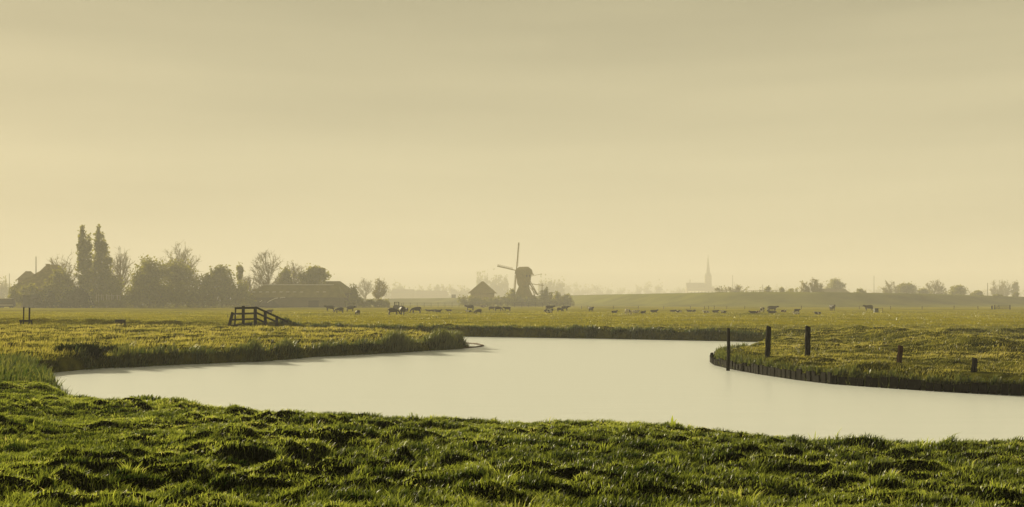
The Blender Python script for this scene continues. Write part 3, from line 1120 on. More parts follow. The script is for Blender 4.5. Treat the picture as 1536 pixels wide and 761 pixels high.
def cow_mesh(pose):
    J, E = [], []

    def j(p, r, parent=None):
        J.append((p, r))
        if parent is not None:
            E.append((parent, len(J) - 1))
        return len(J) - 1

    lying = pose == 'lying'
    dz = -0.62 if lying else 0.0
    pel = j((-0.55, 0, 1.10 + dz), (0.47, 0.40))
    bel = j((0.05, 0, 1.00 + dz), (0.56, 0.48), pel)
    che = j((0.55, 0, 1.06 + dz), (0.48, 0.36), bel)
    rump = j((-0.95, 0, 1.16 + dz), (0.38, 0.30), pel)
    if pose == 'grazing':
        nk = j((0.95, 0, 0.92), (0.30, 0.2), che)
        hd = j((1.22, 0, 0.52), (0.21, 0.17), nk)
        mz = j((1.40, 0, 0.14), (0.14, 0.13), hd)
    elif lying:
        nk = j((0.95, 0, 0.66), (0.30, 0.2), che)
        hd = j((1.18, 0, 0.86), (0.21, 0.17), nk)
        mz = j((1.48, 0, 0.70), (0.14, 0.13), hd)
    else:
        nk = j((0.95, 0, 1.20), (0.30, 0.2), che)
        hd = j((1.22, 0, 1.36), (0.21, 0.17), nk)
        mz = j((1.55, 0, 1.16), (0.14, 0.13), hd)
    hp = J[hd][0]
    for s in (-1, 1):
        e = j((hp[0] - 0.06, s * 0.26, hp[2] + 0.07), 0.04, hd)
    if lying:
        for s in (-1, 1):
            a = j((0.75, s * 0.22, 0.22), 0.12, che)
            b = j((1.05, s * 0.20, 0.09), 0.08, a)
            j((0.78, s * 0.24, 0.05), 0.05, b)
            a = j((-0.45, s * 0.36, 0.25), 0.16, pel)
            b = j((-0.05, s * 0.46, 0.12), 0.09, a)
            j((-0.45, s * 0.50, 0.05), 0.05, b)
    else:
        for s in (-1, 1):
            a = j((0.60, s * 0.18, 0.78), 0.20, che)
            b = j((0.62 + 0.05 * s, s * 0.17, 0.42), 0.10, a)
            j((0.60 + 0.12 * s, s * 0.17, 0.03), 0.075, b)
            a = j((-0.68, s * 0.20, 0.82), 0.24, pel)
            b = j((-0.90 - 0.06 * s, s * 0.18, 0.48), 0.10, a)
            j((-0.82 - 0.12 * s, s * 0.18, 0.03), 0.075, b)
    tl = j((-1.12, 0, 1.10 + dz), 0.05, rump)
    j((-1.18, 0, max(0.15, 0.55 + dz)), 0.035, tl)
    return skin_mesh('cow_' + pose, J, E)


COW = {k: cow_mesh(k) for k in ('standing', 'grazing', 'lying')}
COATS = {}
for k, me in COW.items():
    for cname in ('coat_dark', 'coat_pied', 'coat_pale', 'coat_brown'):
        m2 = me.copy()
        m2.materials.clear()
        m2.materials.append(M[cname])
        COATS[(k, cname)] = m2
R_, L_, T_, A_ = 0.0, PI, -PI / 2, PI / 2     # facing right, left, toward us, away
G, S, Ly = 'grazing', 'standing', 'lying'
cows = [
    # u centre, v feet, width px, pose, facing, coat, label
    (405, 470, 10, S, 0.9, 'coat_dark', 'dark cow standing just behind the sloping bridge railing'),
    (494, 467.2, 16, S, L_, 'coat_dark', 'dark cow standing in front of the barn wall, leftmost of four by the barn end'),
    (508, 470, 16, G, L_ + 0.2, 'coat_dark', 'dark cow grazing leftward, second from left of four by the barn end'),
    (526.5, 467.5, 15, S, 0.3, 'coat_dark', 'dark cow standing at the barn end, behind a grazing one on its right'),
    (536, 473, 10, G, L_ - 0.9, 'coat_dark', 'dark cow grazing towards us, rightmost of four by the barn end'),
    (591.5, 473, 20, G, 0.1, 'coat_dark', 'dark cow grazing rightward in front of the tractor'),
    (604, 473.3, 7, S, T_, 'coat_dark', 'dark cow seen end-on just right of the tractor'),
    (610.5, 468.5, 8, S, T_ + 0.4, 'coat_dark', 'small dark calf seen end-on between two cows near the tractor'),
    (623, 470.3, 18, G, L_, 'coat_dark', 'dark cow grazing leftward right of the tractor'),
    (642.5, 468, 8, Ly, L_, 'coat_dark', 'dark cow lying down, leftmost of a resting trio right of the tractor'),
    (650, 467.2, 8, Ly, 0.3, 'coat_dark', 'dark cow lying in the middle of a resting trio right of the tractor'),
    (657.5, 468.7, 12, Ly, 0.0, 'coat_dark', 'dark cow lying with raised head at the right of a resting trio'),
    (673, 467.7, 7, Ly, L_, 'coat_dark', 'lone small cow lying between the resting trio and the pyramid-roofed house'),
    (704, 466, 15, S, L_ + 0.3, 'coat_dark', 'cow standing below the left wall of the pyramid-roofed house'),
    (703, 469.4, 11, Ly, L_, 'coat_pied', 'pale-sided cow lying in front of the pyramid-roofed house'),
    (716.5, 471, 14, G, L_ - 0.3, 'coat_dark', 'dark cow grazing leftward in front of the pyramid-roofed house'),
    (725, 461.5, 13, Ly, 0.1, 'coat_brown', 'distant tawny cow lying below the fence beside the pyramid-roofed house'),
    (738, 466, 11, S, 0.2, 'coat_dark', 'cow standing left in a row of three below the windmill'),
    (748.5, 467.2, 14, G, 0.1, 'coat_dark', 'cow grazing in the middle of a row of three below the windmill'),
    (760, 467.2, 13, S, L_ + 0.2, 'coat_dark', 'cow standing right in a row of three below the windmill'),
    (825.5, 466.8, 15, S, 0.1, 'coat_dark', 'dark cow standing behind a lying one right of the windmill'),
    (823.5, 469.8, 16, Ly, 0.0, 'coat_pied', 'black and white cow lying down right of the windmill'),
    (840.5, 467.8, 12, G, 0.5, 'coat_dark', 'dark cow grazing in the pair right of the windmill shrubs'),
    (848, 466.6, 13, S, 0.0, 'coat_dark', 'dark cow standing right in the pair right of the windmill shrubs'),
    (887, 468, 10, S, T_ + 0.5, 'coat_dark', 'lone dark cow standing end-on in the middle of the pasture'),
    (922, 469.8, 7, Ly, 0.6, 'coat_dark', 'lone dark cow lying left of a white-backed grazing cow'),
    (943, 472.6, 14, G, 0.9, 'coat_pale', 'white-rumped cow grazing, the palest one in mid pasture'),
    (954, 470.2, 13, Ly, 0.0, 'coat_pale', 'white and dark cow lying right behind the white-rumped grazing cow'),
    (965, 470.2, 8, Ly, 0.8, 'coat_dark', 'dark cow lying right of the white and dark lying cow'),
    (981.5, 469.3, 13, Ly, 0.0, 'coat_dark', 'dark cow lying flat and stretched in mid pasture'),
    (1009.5, 467.7, 10, Ly, 0.1, 'coat_dark', 'dark cow lying with head up, left of a pair below the dike'),
    (1017.5, 469.6, 10, Ly, L_, 'coat_pied', 'dark cow lying in front in a pair below the dike'),
    (1034, 468.2, 10, Ly, L_, 'coat_dark', 'dark cow lying left of a pied one below the church'),
    (1041, 468.3, 9, Ly, 0.9, 'coat_pied', 'pied cow lying right of a dark one below the church'),
    (1059, 470, 9, Ly, L_ + 0.2, 'coat_pale', 'nearly white cow lying alone below the church spire'),
    (1073.5, 469.2, 12, Ly, 0.1, 'coat_dark', 'dark cow lying left of a pair just right of the church'),
    (1085, 469.7, 12, Ly, L_ + 0.5, 'coat_pied', 'black and white cow lying right of a pair just right of the church'),
    (1128.5, 470.4, 11, Ly, L_, 'coat_dark', 'dark cow lying leftmost in the cluster by the standing herd'),
    (1136, 470.4, 7, Ly, 0.4, 'coat_brown', 'brown and white calf lying in the cluster by the standing herd'),
    (1143, 469.2, 11, S, T_ - 0.5, 'coat_pied', 'dark cow with white legs standing end-on in the cluster'),
    (1159.5, 468, 17, S, 0.0, 'coat_dark', 'dark cow standing side-on facing right with a lying cow before it'),
    (1157.5, 470.6, 15, Ly, L_, 'coat_dark', 'dark cow lying directly in front of the side-on standing cow'),
    (1175.5, 469.3, 8, Ly, 0.5, 'coat_brown', 'small white and brown calf lying between two standing cows'),
    (1196, 469.8, 12, S, 0.4, 'coat_dark', 'dark cow standing with a white one lying before it'),
    (1194, 471.2, 7, Ly, L_, 'coat_pale', 'white cow lying in front of a dark standing cow'),
    (1226, 471.8, 7, Ly, L_ + 0.4, 'coat_pied', 'lone small pied cow lying below the single round dike tree'),
    (1248.5, 467, 6, S, T_, 'coat_dark', 'lone narrow cow seen end-on beside a fence post'),
    (1302, 467, 17, S, L_ + 0.15, 'coat_dark', 'rightmost dark cow, standing with lowered head beside the trough'),
]
for (u, v, wpx, pose, yaw, coat, lab) in cows:
    X0 = WX(u, 250)
    Y = (CAM_Z - FIELD_Z) * F_PX / (v - V_HOR)
    for _ in range(3):
        Y = (CAM_Z - gz(WX(u, Y), Y)) * F_PX / (v - V_HOR)
    X = WX(u, Y)
    o = bpy.data.objects.new('cow', COATS[(pose, coat)])
    COL.objects.link(o)
    L3 = 2.6
    proj = abs(math.cos(yaw)) * L3 + abs(math.sin(yaw)) * 0.75
    sc = (wpx * Y / F_PX) / proj
    sc = min(max(sc, 0.62), 1.12)
    o.scale = (sc, sc, sc)
    o.location = (X - 0.15 * math.cos(yaw) * sc, Y, gz(X, Y))
    o.rotation_euler = (0, 0, yaw + random.uniform(-0.12, 0.12))
    tag(o, lab, 'cow', 'herd of cows in the pasture')

# ------------------------------------------------------------------ trough by the rightmost cow
Y = 228.0
X = WX(1314, Y)
tr = thing('water_trough', 'dark box trough with a side rail beside the rightmost cow', 'trough', (X, Y, gz(X, Y)))
bm = bmesh.new()
box(bm, -0.42, 0.42, -0.4, 0.4, -0.1, 0.95, bev=0.05)
obj('tank', bm, M['tractor_paint'], tr)
bm = bmesh.new()
beam(bm, (0.44, 0, 0.92), (1.45, 0, 0.95), 0.06)
beam(bm, (1.42, 0, -0.2), (1.42, 0, 1.0), 0.08)
obj('rail', bm, M['grey_wood'], tr)

# ------------------------------------------------------------------ tractor
Y = 300.0
X = WX(597, Y)
tk = thing('tractor', 'dark tractor with an open-windowed cab parked behind the grazing cow', 'tractor', (X, Y, gz(X, Y)))
bm = bmesh.new()
box(bm, -0.9, 1.5, -0.45, 0.45, 0.55, 1.25, bev=0.08)
obj('body', bm, M['tractor_paint'], tk)
bm = bmesh.new()
for x in (-0.95, 0.25):
    for y in (-0.55, 0.55):
        beam(bm, (x, y, 1.15), (x * 0.95, y, 2.2), 0.16)
box(bm, -1.1, 0.4, -0.68, 0.68, 2.2, 2.36, bev=0.05)
box(bm, -0.95, 0.25, -0.55, 0.55, 1.1, 1.45)
obj('cab', bm, M['tractor_paint'], tk)
for (x, r, w) in ((-0.6, 0.75, 0.36), (1.25, 0.45, 0.26)):
    for y in (-0.75, 0.75):
        bm = bmesh.new()
        tube(bm, [(x, y - w / 2, r), (x, y - w / 2 + .06, r), (x, y + w / 2 - .06, r), (x, y + w / 2, r)], [r * .9, r, r, r * .9], 18)
        obj('wheel', bm, M['rubber'], tk)
bm = bmesh.new()
tube(bm, [(1.0, 0.2, 1.2), (1.0, 0.2, 2.0)], [0.05, 0.05], 6)
obj('exhaust_pipe', bm, M['rubber'], tk)


# ------------------------------------------------------------------ fences
def fence(name, label, posts, zt, rails, m, pw=0.10, cat='fence', rail_w=0.05, railname='rail'):
    x0, y0 = posts[0]
    root = thing(name, label, cat, (x0, y0, gz(x0, y0)))
    z00 = root.location.z
    hs = []
    for (x, y) in posts:
        z = gz(x, y) - z00
        h = zt * random.uniform(0.92, 1.08)
        hs.append(z)
        bm = bmesh.new()
        beam(bm, (x - x0, y - y0, z - 0.3), (x - x0 + random.uniform(-.06, .06), y - y0, z + h), pw)
        obj('post', bm, m, root)
    for rz in rails:
        bm = bmesh.new()
        for i in range(len(posts) - 1):
            (xa, ya), (xb, yb) = posts[i], posts[i + 1]
            beam(bm, (xa - x0, ya - y0 - pw * .6, hs[i] + rz), (xb - x0, yb - y0 - pw * .6, hs[i + 1] + rz), rail_w, rail_w)
        obj(railname, bm, m, root)
    return root


Yf = 440.0
fence('plank_fence', 'long two-rail wooden fence from the hedge to below the windmill', [(WX(584 + 10.45 * i, Yf), Yf) for i in range(27)], 1.95, (1.0, 1.85), M['grey_wood'], 0.16, rail_w=0.14)
us = [872, 882, 920, 957.5, 995.5, 1035.5, 1056.5, 1063, 1071.5, 1090, 1117, 1158, 1202, 1245.5, 1289, 1336, 1383, 1431, 1467]
fence('wire_fence', 'thin post-and-wire fence across the pasture in front of the dike', [(WX(u, 345 + (u - 1170) * -0.03), 345 + (u - 1170) * -0.03) for u in us], 1.1, (0.55, 0.95), M['grey_wood'], 0.17, rail_w=0.03, railname='wire')

# gate at the right
Y = 325.0
X = WX(1492, Y)
gt = thing('field_gate', 'dark four-bar field gate at the right end of the pasture', 'gate', (X, Y, gz(X, Y)))
Wg = WX(1515, Y) - X
for x in (0.0, Wg):
    bm = bmesh.new()
    beam(bm, (x, 0, -0.3), (x, 0, 1.35), 0.26)
    obj('post', bm, M['dark_wood'], gt)
bm = bmesh.new()
for zz in (0.25, 0.55, 0.85, 1.2):
    beam(bm, (0.14, 0, zz), (Wg - 0.14, 0, zz), 0.07, 0.12)
beam(bm, (Wg * 0.28, -0.08, 0.15), (Wg * 0.28, -0.08, 1.3), 0.16, 0.06)
beam(bm, (0.2, -0.07, 0.25), (Wg * 0.27, -0.07, 1.2), 0.10, 0.05)
obj('gate_leaf', bm, M['dark_wood'], gt)
bm = bmesh.new()
beam(bm, (0, 0, -0.3), (0.03, 0, 1.15), 0.42)
o = obj('gate_post', bm, M['dark_wood'])
o.location = (WX(1488, Y), Y, gz(WX(1488, Y), Y))
tag(o, 'stout dark post standing just left of the field gate', 'post')


# ------------------------------------------------------------------ trees
def leaf_cloud(name, lobes, n, size, m, tone0=0.4, shell=0.55, sag=0.0):
    """n leaf clumps through ellipsoid lobes (cx, cy, cz, rx, ry, rz)"""
    lob = np.array(lobes, float)
    vol = lob[:, 3] * lob[:, 4] * lob[:, 5]
    pick = RNG.choice(len(lob), n, p=vol ** 0.8 / np.sum(vol ** 0.8))
    d = RNG.normal(0, 1, (n, 3))
    d /= np.linalg.norm(d, axis=1)[:, None]
    r = RNG.uniform(0, 1, n) ** shell
    r *= 1 + 0.36 * vnoise(d[:, 0] * 2.6 + pick * 7.1, d[:, 2] * 2.6 + d[:, 1] * 2.1, 140) + RNG.normal(0, 0.17, n)
    C = lob[pick, :3] + d * r[:, None] * lob[pick, 3:]
    # gaps
    g = vnoise(C[:, 0] / (size * 4), C[:, 2] / (size * 4) + C[:, 1] / (size * 5), 141)
    k = RNG.uniform(0, 1, n) < np.clip(0.56 + 1.15 * g, 0.05, 1)
    C, r, pick = C[k], r[k], pick[k]
    n = len(C)
    a = RNG.normal(0, 1, (n, 3))
    a /= np.linalg.norm(a, axis=1)[:, None]
    b = np.cross(a, RNG.normal(0, 1, (n, 3)))
    b /= np.linalg.norm(b, axis=1)[:, None]
    s = size * RNG.uniform(0.5, 1.2, n)
    a *= s[:, None] * 0.85
    b *= s[:, None] * 0.55
    V = np.stack([C - a, C + b, C + a, C - b], 1).reshape(-1, 3)
    f = np.arange(n * 4)
    tone = np.repeat(np.clip(tone0 + RNG.normal(0, 0.25, n), 0, 1), 4)
    me = np_mesh(name, V, f, np.full(n, 4), tone)
    me.materials.append(m)
    return me


def branch_mesh(name, h, w, trunk_r, seed, limbs=44, twig_r=0.05, base=0.24):
    """bare tree: a trunk, curved limbs that fill a rounded dome, forked twigs on each limb"""
    rnd = random.Random(seed)
    bm = bmesh.new()
    tx = [rnd.gauss(0, .03) * h for _ in range(5)]
    tz = [-0.4, h * .22, h * .42, h * .62, h * .80]
    tr = [trunk_r, trunk_r * .8, trunk_r * .6, trunk_r * .36, trunk_r * .16]
    tp = [Vector((0 if k < 2 else tx[k] * .6, 0, tz[k])) for k in range(5)]
    tube(bm, tp, tr, 7, cap=False)

    def on_trunk(z):
        for k in range(4):
            if z <= tz[k + 1] or k == 3:
                f = min(1, max(0, (z - tz[k]) / (tz[k + 1] - tz[k])))
                return tp[k].lerp(tp[k + 1], f), tr[k] * (1 - f) + tr[k + 1] * f

    cz, rz = h * (1 + base) / 2, h * (1 - base) / 2
    for i in range(limbs):
        u = rnd.uniform(-0.75, 1)
        a = rnd.uniform(0, 2 * PI)
        rr = rnd.uniform(0.72, 1.0)
        c = math.sqrt(max(0, 1 - u * u))
        e = Vector((math.cos(a) * c * w / 2 * rr, math.sin(a) * c * w / 2 * rr, cz + u * rz * rr))
        p0, r0 = on_trunk(max(h * .14, min(e.z * rnd.uniform(.40, .75), h * .78)))
        r0 = max(twig_r * 1.3, r0 * rnd.uniform(.35, .6))
        m_ = p0.lerp(e, .5) + Vector((0, 0, -.04 * h)) + Vector((rnd.gauss(0, .02) * h, rnd.gauss(0, .02) * h, 0))
        pts = []
        for k in range(6):
            f = k / 5
            pts.append(p0 * (1 - f) ** 2 + m_ * 2 * f * (1 - f) + e * f * f + Vector((rnd.gauss(0, .006) * h, rnd.gauss(0, .006) * h, rnd.gauss(0, .006) * h)))
        tube(bm, pts, [max(twig_r, r0 * (1 - .8 * k / 5)) for k in range(6)], 4, cap=False)
        for t_ in range(7):
            f = rnd.uniform(.35, 1) * 4.99
            k = int(f)
            q_ = pts[k].lerp(pts[k + 1], f - k)
            d = (pts[k + 1] - pts[k]).normalized()
            d = (d + Vector((rnd.gauss(0, .6), rnd.gauss(0, .6), rnd.gauss(.25, .45)))).normalized()
            L = h * rnd.uniform(.05, .12)
            e1 = q_ + d * L
            tube(bm, [q_, q_ + d * L * .5 + Vector((0, 0, .01 * h)), e1], [twig_r * .9, twig_r * .8, twig_r * .5], 3, cap=False)
            for g_ in range(2):
                d2 = (d + Vector((rnd.gauss(0, .7), rnd.gauss(0, .7), rnd.gauss(.2, .5)))).normalized()
                s0 = q_ + d * L * rnd.uniform(.4, .9)
                tube(bm, [s0, s0 + d2 * L * rnd.uniform(.5, .9)], [twig_r * .7, twig_r * .4], 3, cap=False)
    me = bpy.data.meshes.new(name)
    bm.to_mesh(me)
    bm.free()
    me.materials.append(M['bark'])
    return me


def trunk_mesh(h, r, seed, limbs=5, reach=2.0):
    rnd = random.Random(seed)
    bm = bmesh.new()
    pts = [Vector((0, 0, -0.4)), Vector((rnd.gauss(0, .1), 0, h * 0.35)), Vector((rnd.gauss(0, .2), 0, h * 0.7)), Vector((rnd.gauss(0, .3), 0, h))]
    tube(bm, pts, [r, r * .85, r * .5, r * .12], 8)
    for k in range(limbs):
        a = rnd.uniform(0, 2 * PI)
        z = h * rnd.uniform(0.3, 0.75)
        e = Vector((math.cos(a) * reach * rnd.uniform(.5, 1), math.sin(a) * reach * rnd.uniform(.5, 1), z + h * rnd.uniform(.1, .3)))
        tube(bm, [Vector((0, 0, z)), Vector((0, 0, z)).lerp(e, .5) + Vector((0, 0, .1 * h * .3)), e], [r * .4, r * .28, r * .06], 5)
    bmesh.ops.recalc_face_normals(bm, faces=bm.faces[:])
    me = bpy.data.meshes.new('trunk')
    bm.to_mesh(me)
    bm.free()
    me.materials.append(M['bark'])
    return me


TSEED = [100]
TREEGROUPS = {}


def base_z(X, Y):
    """ground level, dike included"""
    j = int(np.argmin((crest[:, 0] - X) ** 2 + (crest[:, 1] - Y) ** 2))
    return gz(X, Y)


def leafy_tree(label, u, vt, wpx, Y, density=1.0, size=0.6, m='leaf', vcb=None, tone=0.35, name='tree', cat='tree', group=None, nl=9, depth=0.9, flat=1.0):
    """broad crown: width and top row as in the photo, standing on the ground at distance Y"""
    TSEED[0] += 1
    rnd = random.Random(TSEED[0])
    X = WX(u, Y)
    z0 = gz(X, Y)
    H = WZ(vt, Y) - z0
    W = wpx * Y / F_PX
    cb = (WZ(vcb, Y) - z0) if vcb is not None else H * 0.22
    cb = max(cb, 0.1)
    lobes = [(0, 0, (H + cb) / 2, W * 0.36, W * 0.36 * depth, (H - cb) * 0.45)]
    for i in range(nl):
        a = rnd.uniform(0, 2 * PI)
        f = rnd.uniform(0.18, 0.34)
        zz = cb + (H - cb) * rnd.uniform(0.15, 0.84)
        tq = ((zz - cb) / (H - cb) - 0.38) / 0.62
        rr = W * 0.34 * math.sqrt(max(0.02, 1 - tq * tq)) * rnd.uniform(0.5, 1.0)
        lobes.append((math.cos(a) * rr, math.sin(a) * rr * depth, zz, W * f * 0.62, W * f * 0.62 * depth, (H - cb) * f * 0.72 * flat))
    if cb < H * 0.15:
        for i in range(6):
            lobes.append(((i / 5 - 0.5) * W * 0.84, rnd.uniform(-.2, .2) * W * depth, H * rnd.uniform(.14, .22), W * 0.15, W * 0.2 * depth, H * rnd.uniform(.18, .30)))
    lobes.append((rnd.uniform(-.08, .08) * W, 0, H - (H - cb) * 0.2, W * 0.2, W * 0.2, (H - cb) * 0.2))
    n = int(density * 3400 * max(0.25, min(3.0, (W * H) / 90.0)) * (0.6 / size) ** 1.5)
    root = thing(name, label, cat, (X, Y, z0), 0, group)
    link_mesh('trunk', trunk_mesh(max(H * 0.72, 0.5), max(0.06, H * 0.022), TSEED[0], 6, W * 0.3), None, root)
    link_mesh('crown', leaf_cloud('crown', lobes, n, size, M[m], tone), None, root)
    return root


def bare_tree(label, u, vt, wpx, Y, leaves=0, lv=3, spread=0.75, upright=0.6, size=0.45, n1=10, first=0.22, name='bare_tree', twig=0.05, group=None, base=0.24):
    TSEED[0] += 1
    X = WX(u, Y)
    z0 = gz(X, Y)
    H = WZ(vt, Y) - z0
    W = wpx * Y / F_PX
    root = thing(name, label, 'tree', (X, Y, z0), 0, group)
    me = branch_mesh('trunk', H, W, H * 0.026, TSEED[0], 44, twig, base)
    link_mesh('trunk', me, None, root)
    if leaves:
        pts = np.array([v.co[:] for v in me.vertices])
        pts = pts[(pts[:, 2] > H * 0.3) & (np.abs(pts[:, 0]) > W * 0.06)]
        pk = pts[RNG.integers(0, len(pts), leaves)] + RNG.normal(0, 0.25, (leaves, 3))
        n = leaves
        a = RNG.normal(0, 1, (n, 3))
        a /= np.linalg.norm(a, axis=1)[:, None]
        b = np.cross(a, RNG.normal(0, 1, (n, 3)))
        b /= np.linalg.norm(b, axis=1)[:, None]
        s = size * RNG.uniform(.4, 1.1, n)[:, None]
        V = np.stack([pk - a * s * .5, pk + b * s * .3, pk + a * s * .5, pk - b * s * .3], 1).reshape(-1, 3)
        cm = np_mesh('crown', V, np.arange(n * 4), np.full(n, 4), np.repeat(np.clip(RNG.normal(.5, .25, n), 0, 1), 4))
        cm.materials.append(M['leaf_spring'])
        link_mesh('crown', cm, None, root)
    return root


def poplar(label, u, vt, Y, spec, n):
    """columnar crown from several upright plumes: (du, v top, v bottom, width px)"""
    TSEED[0] += 1
    X = WX(u, Y)
    z0 = gz(X, Y)
    lobes = []
    for (du, v1, v2, wp) in spec:
        za, zb = WZ(v1, Y) - z0, WZ(v2, Y) - z0
        x = du * Y / F_PX
        w_ = wp * Y / F_PX / 2
        k = 7
        for i in range(k):
            f = (i + 0.5) / k
            zz = zb + (za - zb) * f
            ww = w_ * (0.55 + 0.6 * math.sin(PI * min(1, 0.25 + 0.75 * (1 - f)) * 0.95)) * (1.0 if f < 0.8 else 0.62)
            lobes.append((x + random.uniform(-.12, .12) * w_, random.uniform(-.2, .2) * w_, zz, ww, ww, (za - zb) / k * 0.85))
    root = thing('poplar', label, 'tree', (X, Y, z0), 0, 'twin poplars by the farm')
    H = WZ(vt, Y) - z0
    link_mesh('trunk', trunk_mesh(H * .85, .55, TSEED[0], 4, 1.5), None, root)
    link_mesh('crown', leaf_cloud('crown', lobes, n, 0.75, M['leaf'], 0.40, 0.6), None, root)


poplar('left of two tall columnar poplars above the farm, slimmer at the top', 126, 338, 440, [(-2, 340, 400, 12), (-7, 356, 430, 7), (8, 352, 440, 9), (0, 390, 452, 22), (2, 360, 420, 14)], 10000)
poplar('right of two tall columnar poplars above the farm, broader towards its base', 151, 339.5, 446, [(-3, 340, 395, 10), (2, 350, 430, 14), (10, 376, 445, 13), (0, 395, 452, 30), (7, 365, 400, 8), (-9, 388, 452, 15), (-4, 350, 420, 12)], 14000)

leafy_tree('loose leafy tree screening the right half of the farmhouse', 90, 402, 46, 436, 0.9, 0.6, vcb=456, tone=0.4, nl=11)
leafy_tree('bushy tree at the right foot of the poplars', 168, 412, 46, 440, 1.2, 0.6, vcb=459, tone=0.35, nl=10)
leafy_tree('bushy tree filling the gap left of the rounded tree by the barn', 305, 414, 44, 452, 1.0, 0.6, vcb=459, tone=0.38, nl=9)
leafy_tree('low dark tree against the left end of the barn', 362, 421, 40, 447, 1.0, 0.6, vcb=459, tone=0.35, nl=9)
bare_tree('bare domed tree between the farmhouse and the poplars', 95, 381, 46, 455, 1500, 3, 0.9, 0.5, twig=0.075)
bare_tree('half-bare tree just right of the poplars', 181, 372, 40, 470, 1500, 3, 0.85, 0.5, twig=0.075)
bare_tree('tall bare tree rising behind the big round trees', 270, 363.5, 58, 480, 2700, 3, 0.85, 0.55, twig=0.085)
leafy_tree('big dark round tree, left of the mass between poplars and barn', 224, 386, 74, 445, 1.5, 0.7, vcb=458, tone=0.3, nl=13)
leafy_tree('big dark round tree, right of the mass between poplars and barn', 264, 388, 80, 450, 1.5, 0.7, vcb=459, tone=0.3, nl=13)
leafy_tree('rounded tree with holes in its crown left of the barn', 333, 398, 58, 448, 1.1, 0.6, vcb=446, tone=0.4, nl=11)
leafy_tree('slender pale tree with a small round head behind the barn', 360.5, 394.5, 15, 470, 0.6, 0.5, vcb=432, tone=0.5, nl=6)
bare_tree('pale thin tree left behind the barn ridge', 376, 409, 34, 475, 900, 3, 0.9, 0.5, twig=0.065)
bare_tree('tallest bare tree behind the barn with a straight trunk', 402, 376, 52, 472, 1500, 3, 0.8, 0.55, twig=0.085)
leafy_tree('low leafy tree under the bare one behind the barn', 428, 401, 30, 476, 0.9, 0.6, vcb=440, tone=0.4)
bare_tree('twiggy half-bare tree behind the middle of the barn', 441, 391, 34, 480, 2700, 3, 0.85, 0.5, twig=0.075)
leafy_tree('dense broad tree behind the right half of the barn', 470, 398.5, 56, 478, 1.2, 0.6, vcb=436, tone=0.35, nl=11)
leafy_tree('rounded bush against the right end of the barn', 531, 427, 24, 452, 1.1, 0.5, vcb=461, tone=0.4, name='bush', cat='bush')
bare_tree('faint tall tree far behind the barn end', 548, 417, 26, 760, 900, 3, 0.85, 0.5, twig=0.08)
bare_tree('small round-headed tree with a thin bare trunk right of the barn', 569, 418, 25, 500, 2600, size=0.5, twig=0.07, base=0.30)


def hedge(label, u0, u1, vt0, vt1, Y, size=0.5, n=1800, dy=2.0, m='leaf', tone=0.35, name='hedge', vb=461.5, wob=0.18, kind=None, cat='hedge'):
    """bushy row between two photo columns with a wavy top"""
    lobes = []
    X0, X1 = WX(u0, Y), WX(u1, Y)
    z0 = gz((X0 + X1) / 2, Y)
    step = max(1.2, (X1 - X0) / 26)
    x = X0
    rnd = random.Random(int(u0 * 13 + u1))
    while x < X1:
        f = (x - X0) / (X1 - X0)
        zt = WZ(vt0 + (vt1 - vt0) * f, Y) - z0
        zt *= 1 + rnd.uniform(-wob, wob)
        lobes.append((x - (X0 + X1) / 2, rnd.uniform(-.4, .4) * dy, zt * 0.5, step * rnd.uniform(0.7, 1.1), dy * rnd.uniform(.6, 1), zt * 0.5))
        x += step * rnd.uniform(0.6, 0.95)
    me = leaf_cloud(name, lobes, n, size, M[m], tone, 0.5)
    o = link_mesh(name, me, None)
    o.location = ((X0 + X1) / 2, Y, z0)
    tag(o, label, cat, None, kind)
    return o


hedge('tangled undergrowth under the trees left of the barn', 168, 362, 428, 428, 440, 0.6, 18200, 3.0, name='undergrowth', cat='undergrowth')
hedge('hazy garden bushes in front of the farmhouse wall', 17, 112, 431, 428, 427, 0.6, 14000, 2.0, name='undergrowth', cat='undergrowth', wob=.25)
hedge('low bushes under the poplars', 60, 175, 426, 436, 452, 0.6, 11700, 2.5, name='undergrowth', cat='undergrowth')
leafy_tree('largest round dark bush in front of the farmhouse, below the poplars', 114, 429.5, 50, 405, 1.6, 0.5, 'shrub_leaf', vcb=464, tone=0.7, name='bush', cat='bush', nl=12)
leafy_tree('small dark bush between the shed and the largest bush', 75, 435, 20, 408, 1.5, 0.45, 'shrub_leaf', vcb=463, tone=0.7, name='bush', cat='bush')
leafy_tree('low dark bush over the little shed on the far left', 53, 440, 28, 408, 1.5, 0.45, 'shrub_leaf', vcb=463, tone=0.7, name='bush', cat='bush')
hedge('clipped low hedge from the barn end to the plank fence', 541, 583, 449, 450, 455, 0.45, 5720, 1.2, wob=0.06)
hedge('low scrub along the foot of the windmill and the pyramid-roofed house', 690, 806, 446, 444, 552, 0.6, 9360, 2.5, name='scrub', cat='scrub')
leafy_tree('pointed shrub at the left foot of the windmill', 768, 433, 20, 556, 1.3, 0.6, vcb=460, tone=0.4, name='bush', cat='bush')
leafy_tree('tallest leafy shrub right of the windmill', 819, 432, 30, 548, 1.3, 0.55, vcb=461, tone=0.4, name='bush', cat='bush')
leafy_tree('narrow shrub in the middle right of the windmill', 836, 437, 17, 552, 1.3, 0.55, vcb=461, tone=0.4, name='bush', cat='bush')
leafy_tree('low round shrub farthest right of the windmill', 850, 440, 22, 548, 1.3, 0.55, vcb=461, tone=0.4, name='bush', cat='bush')

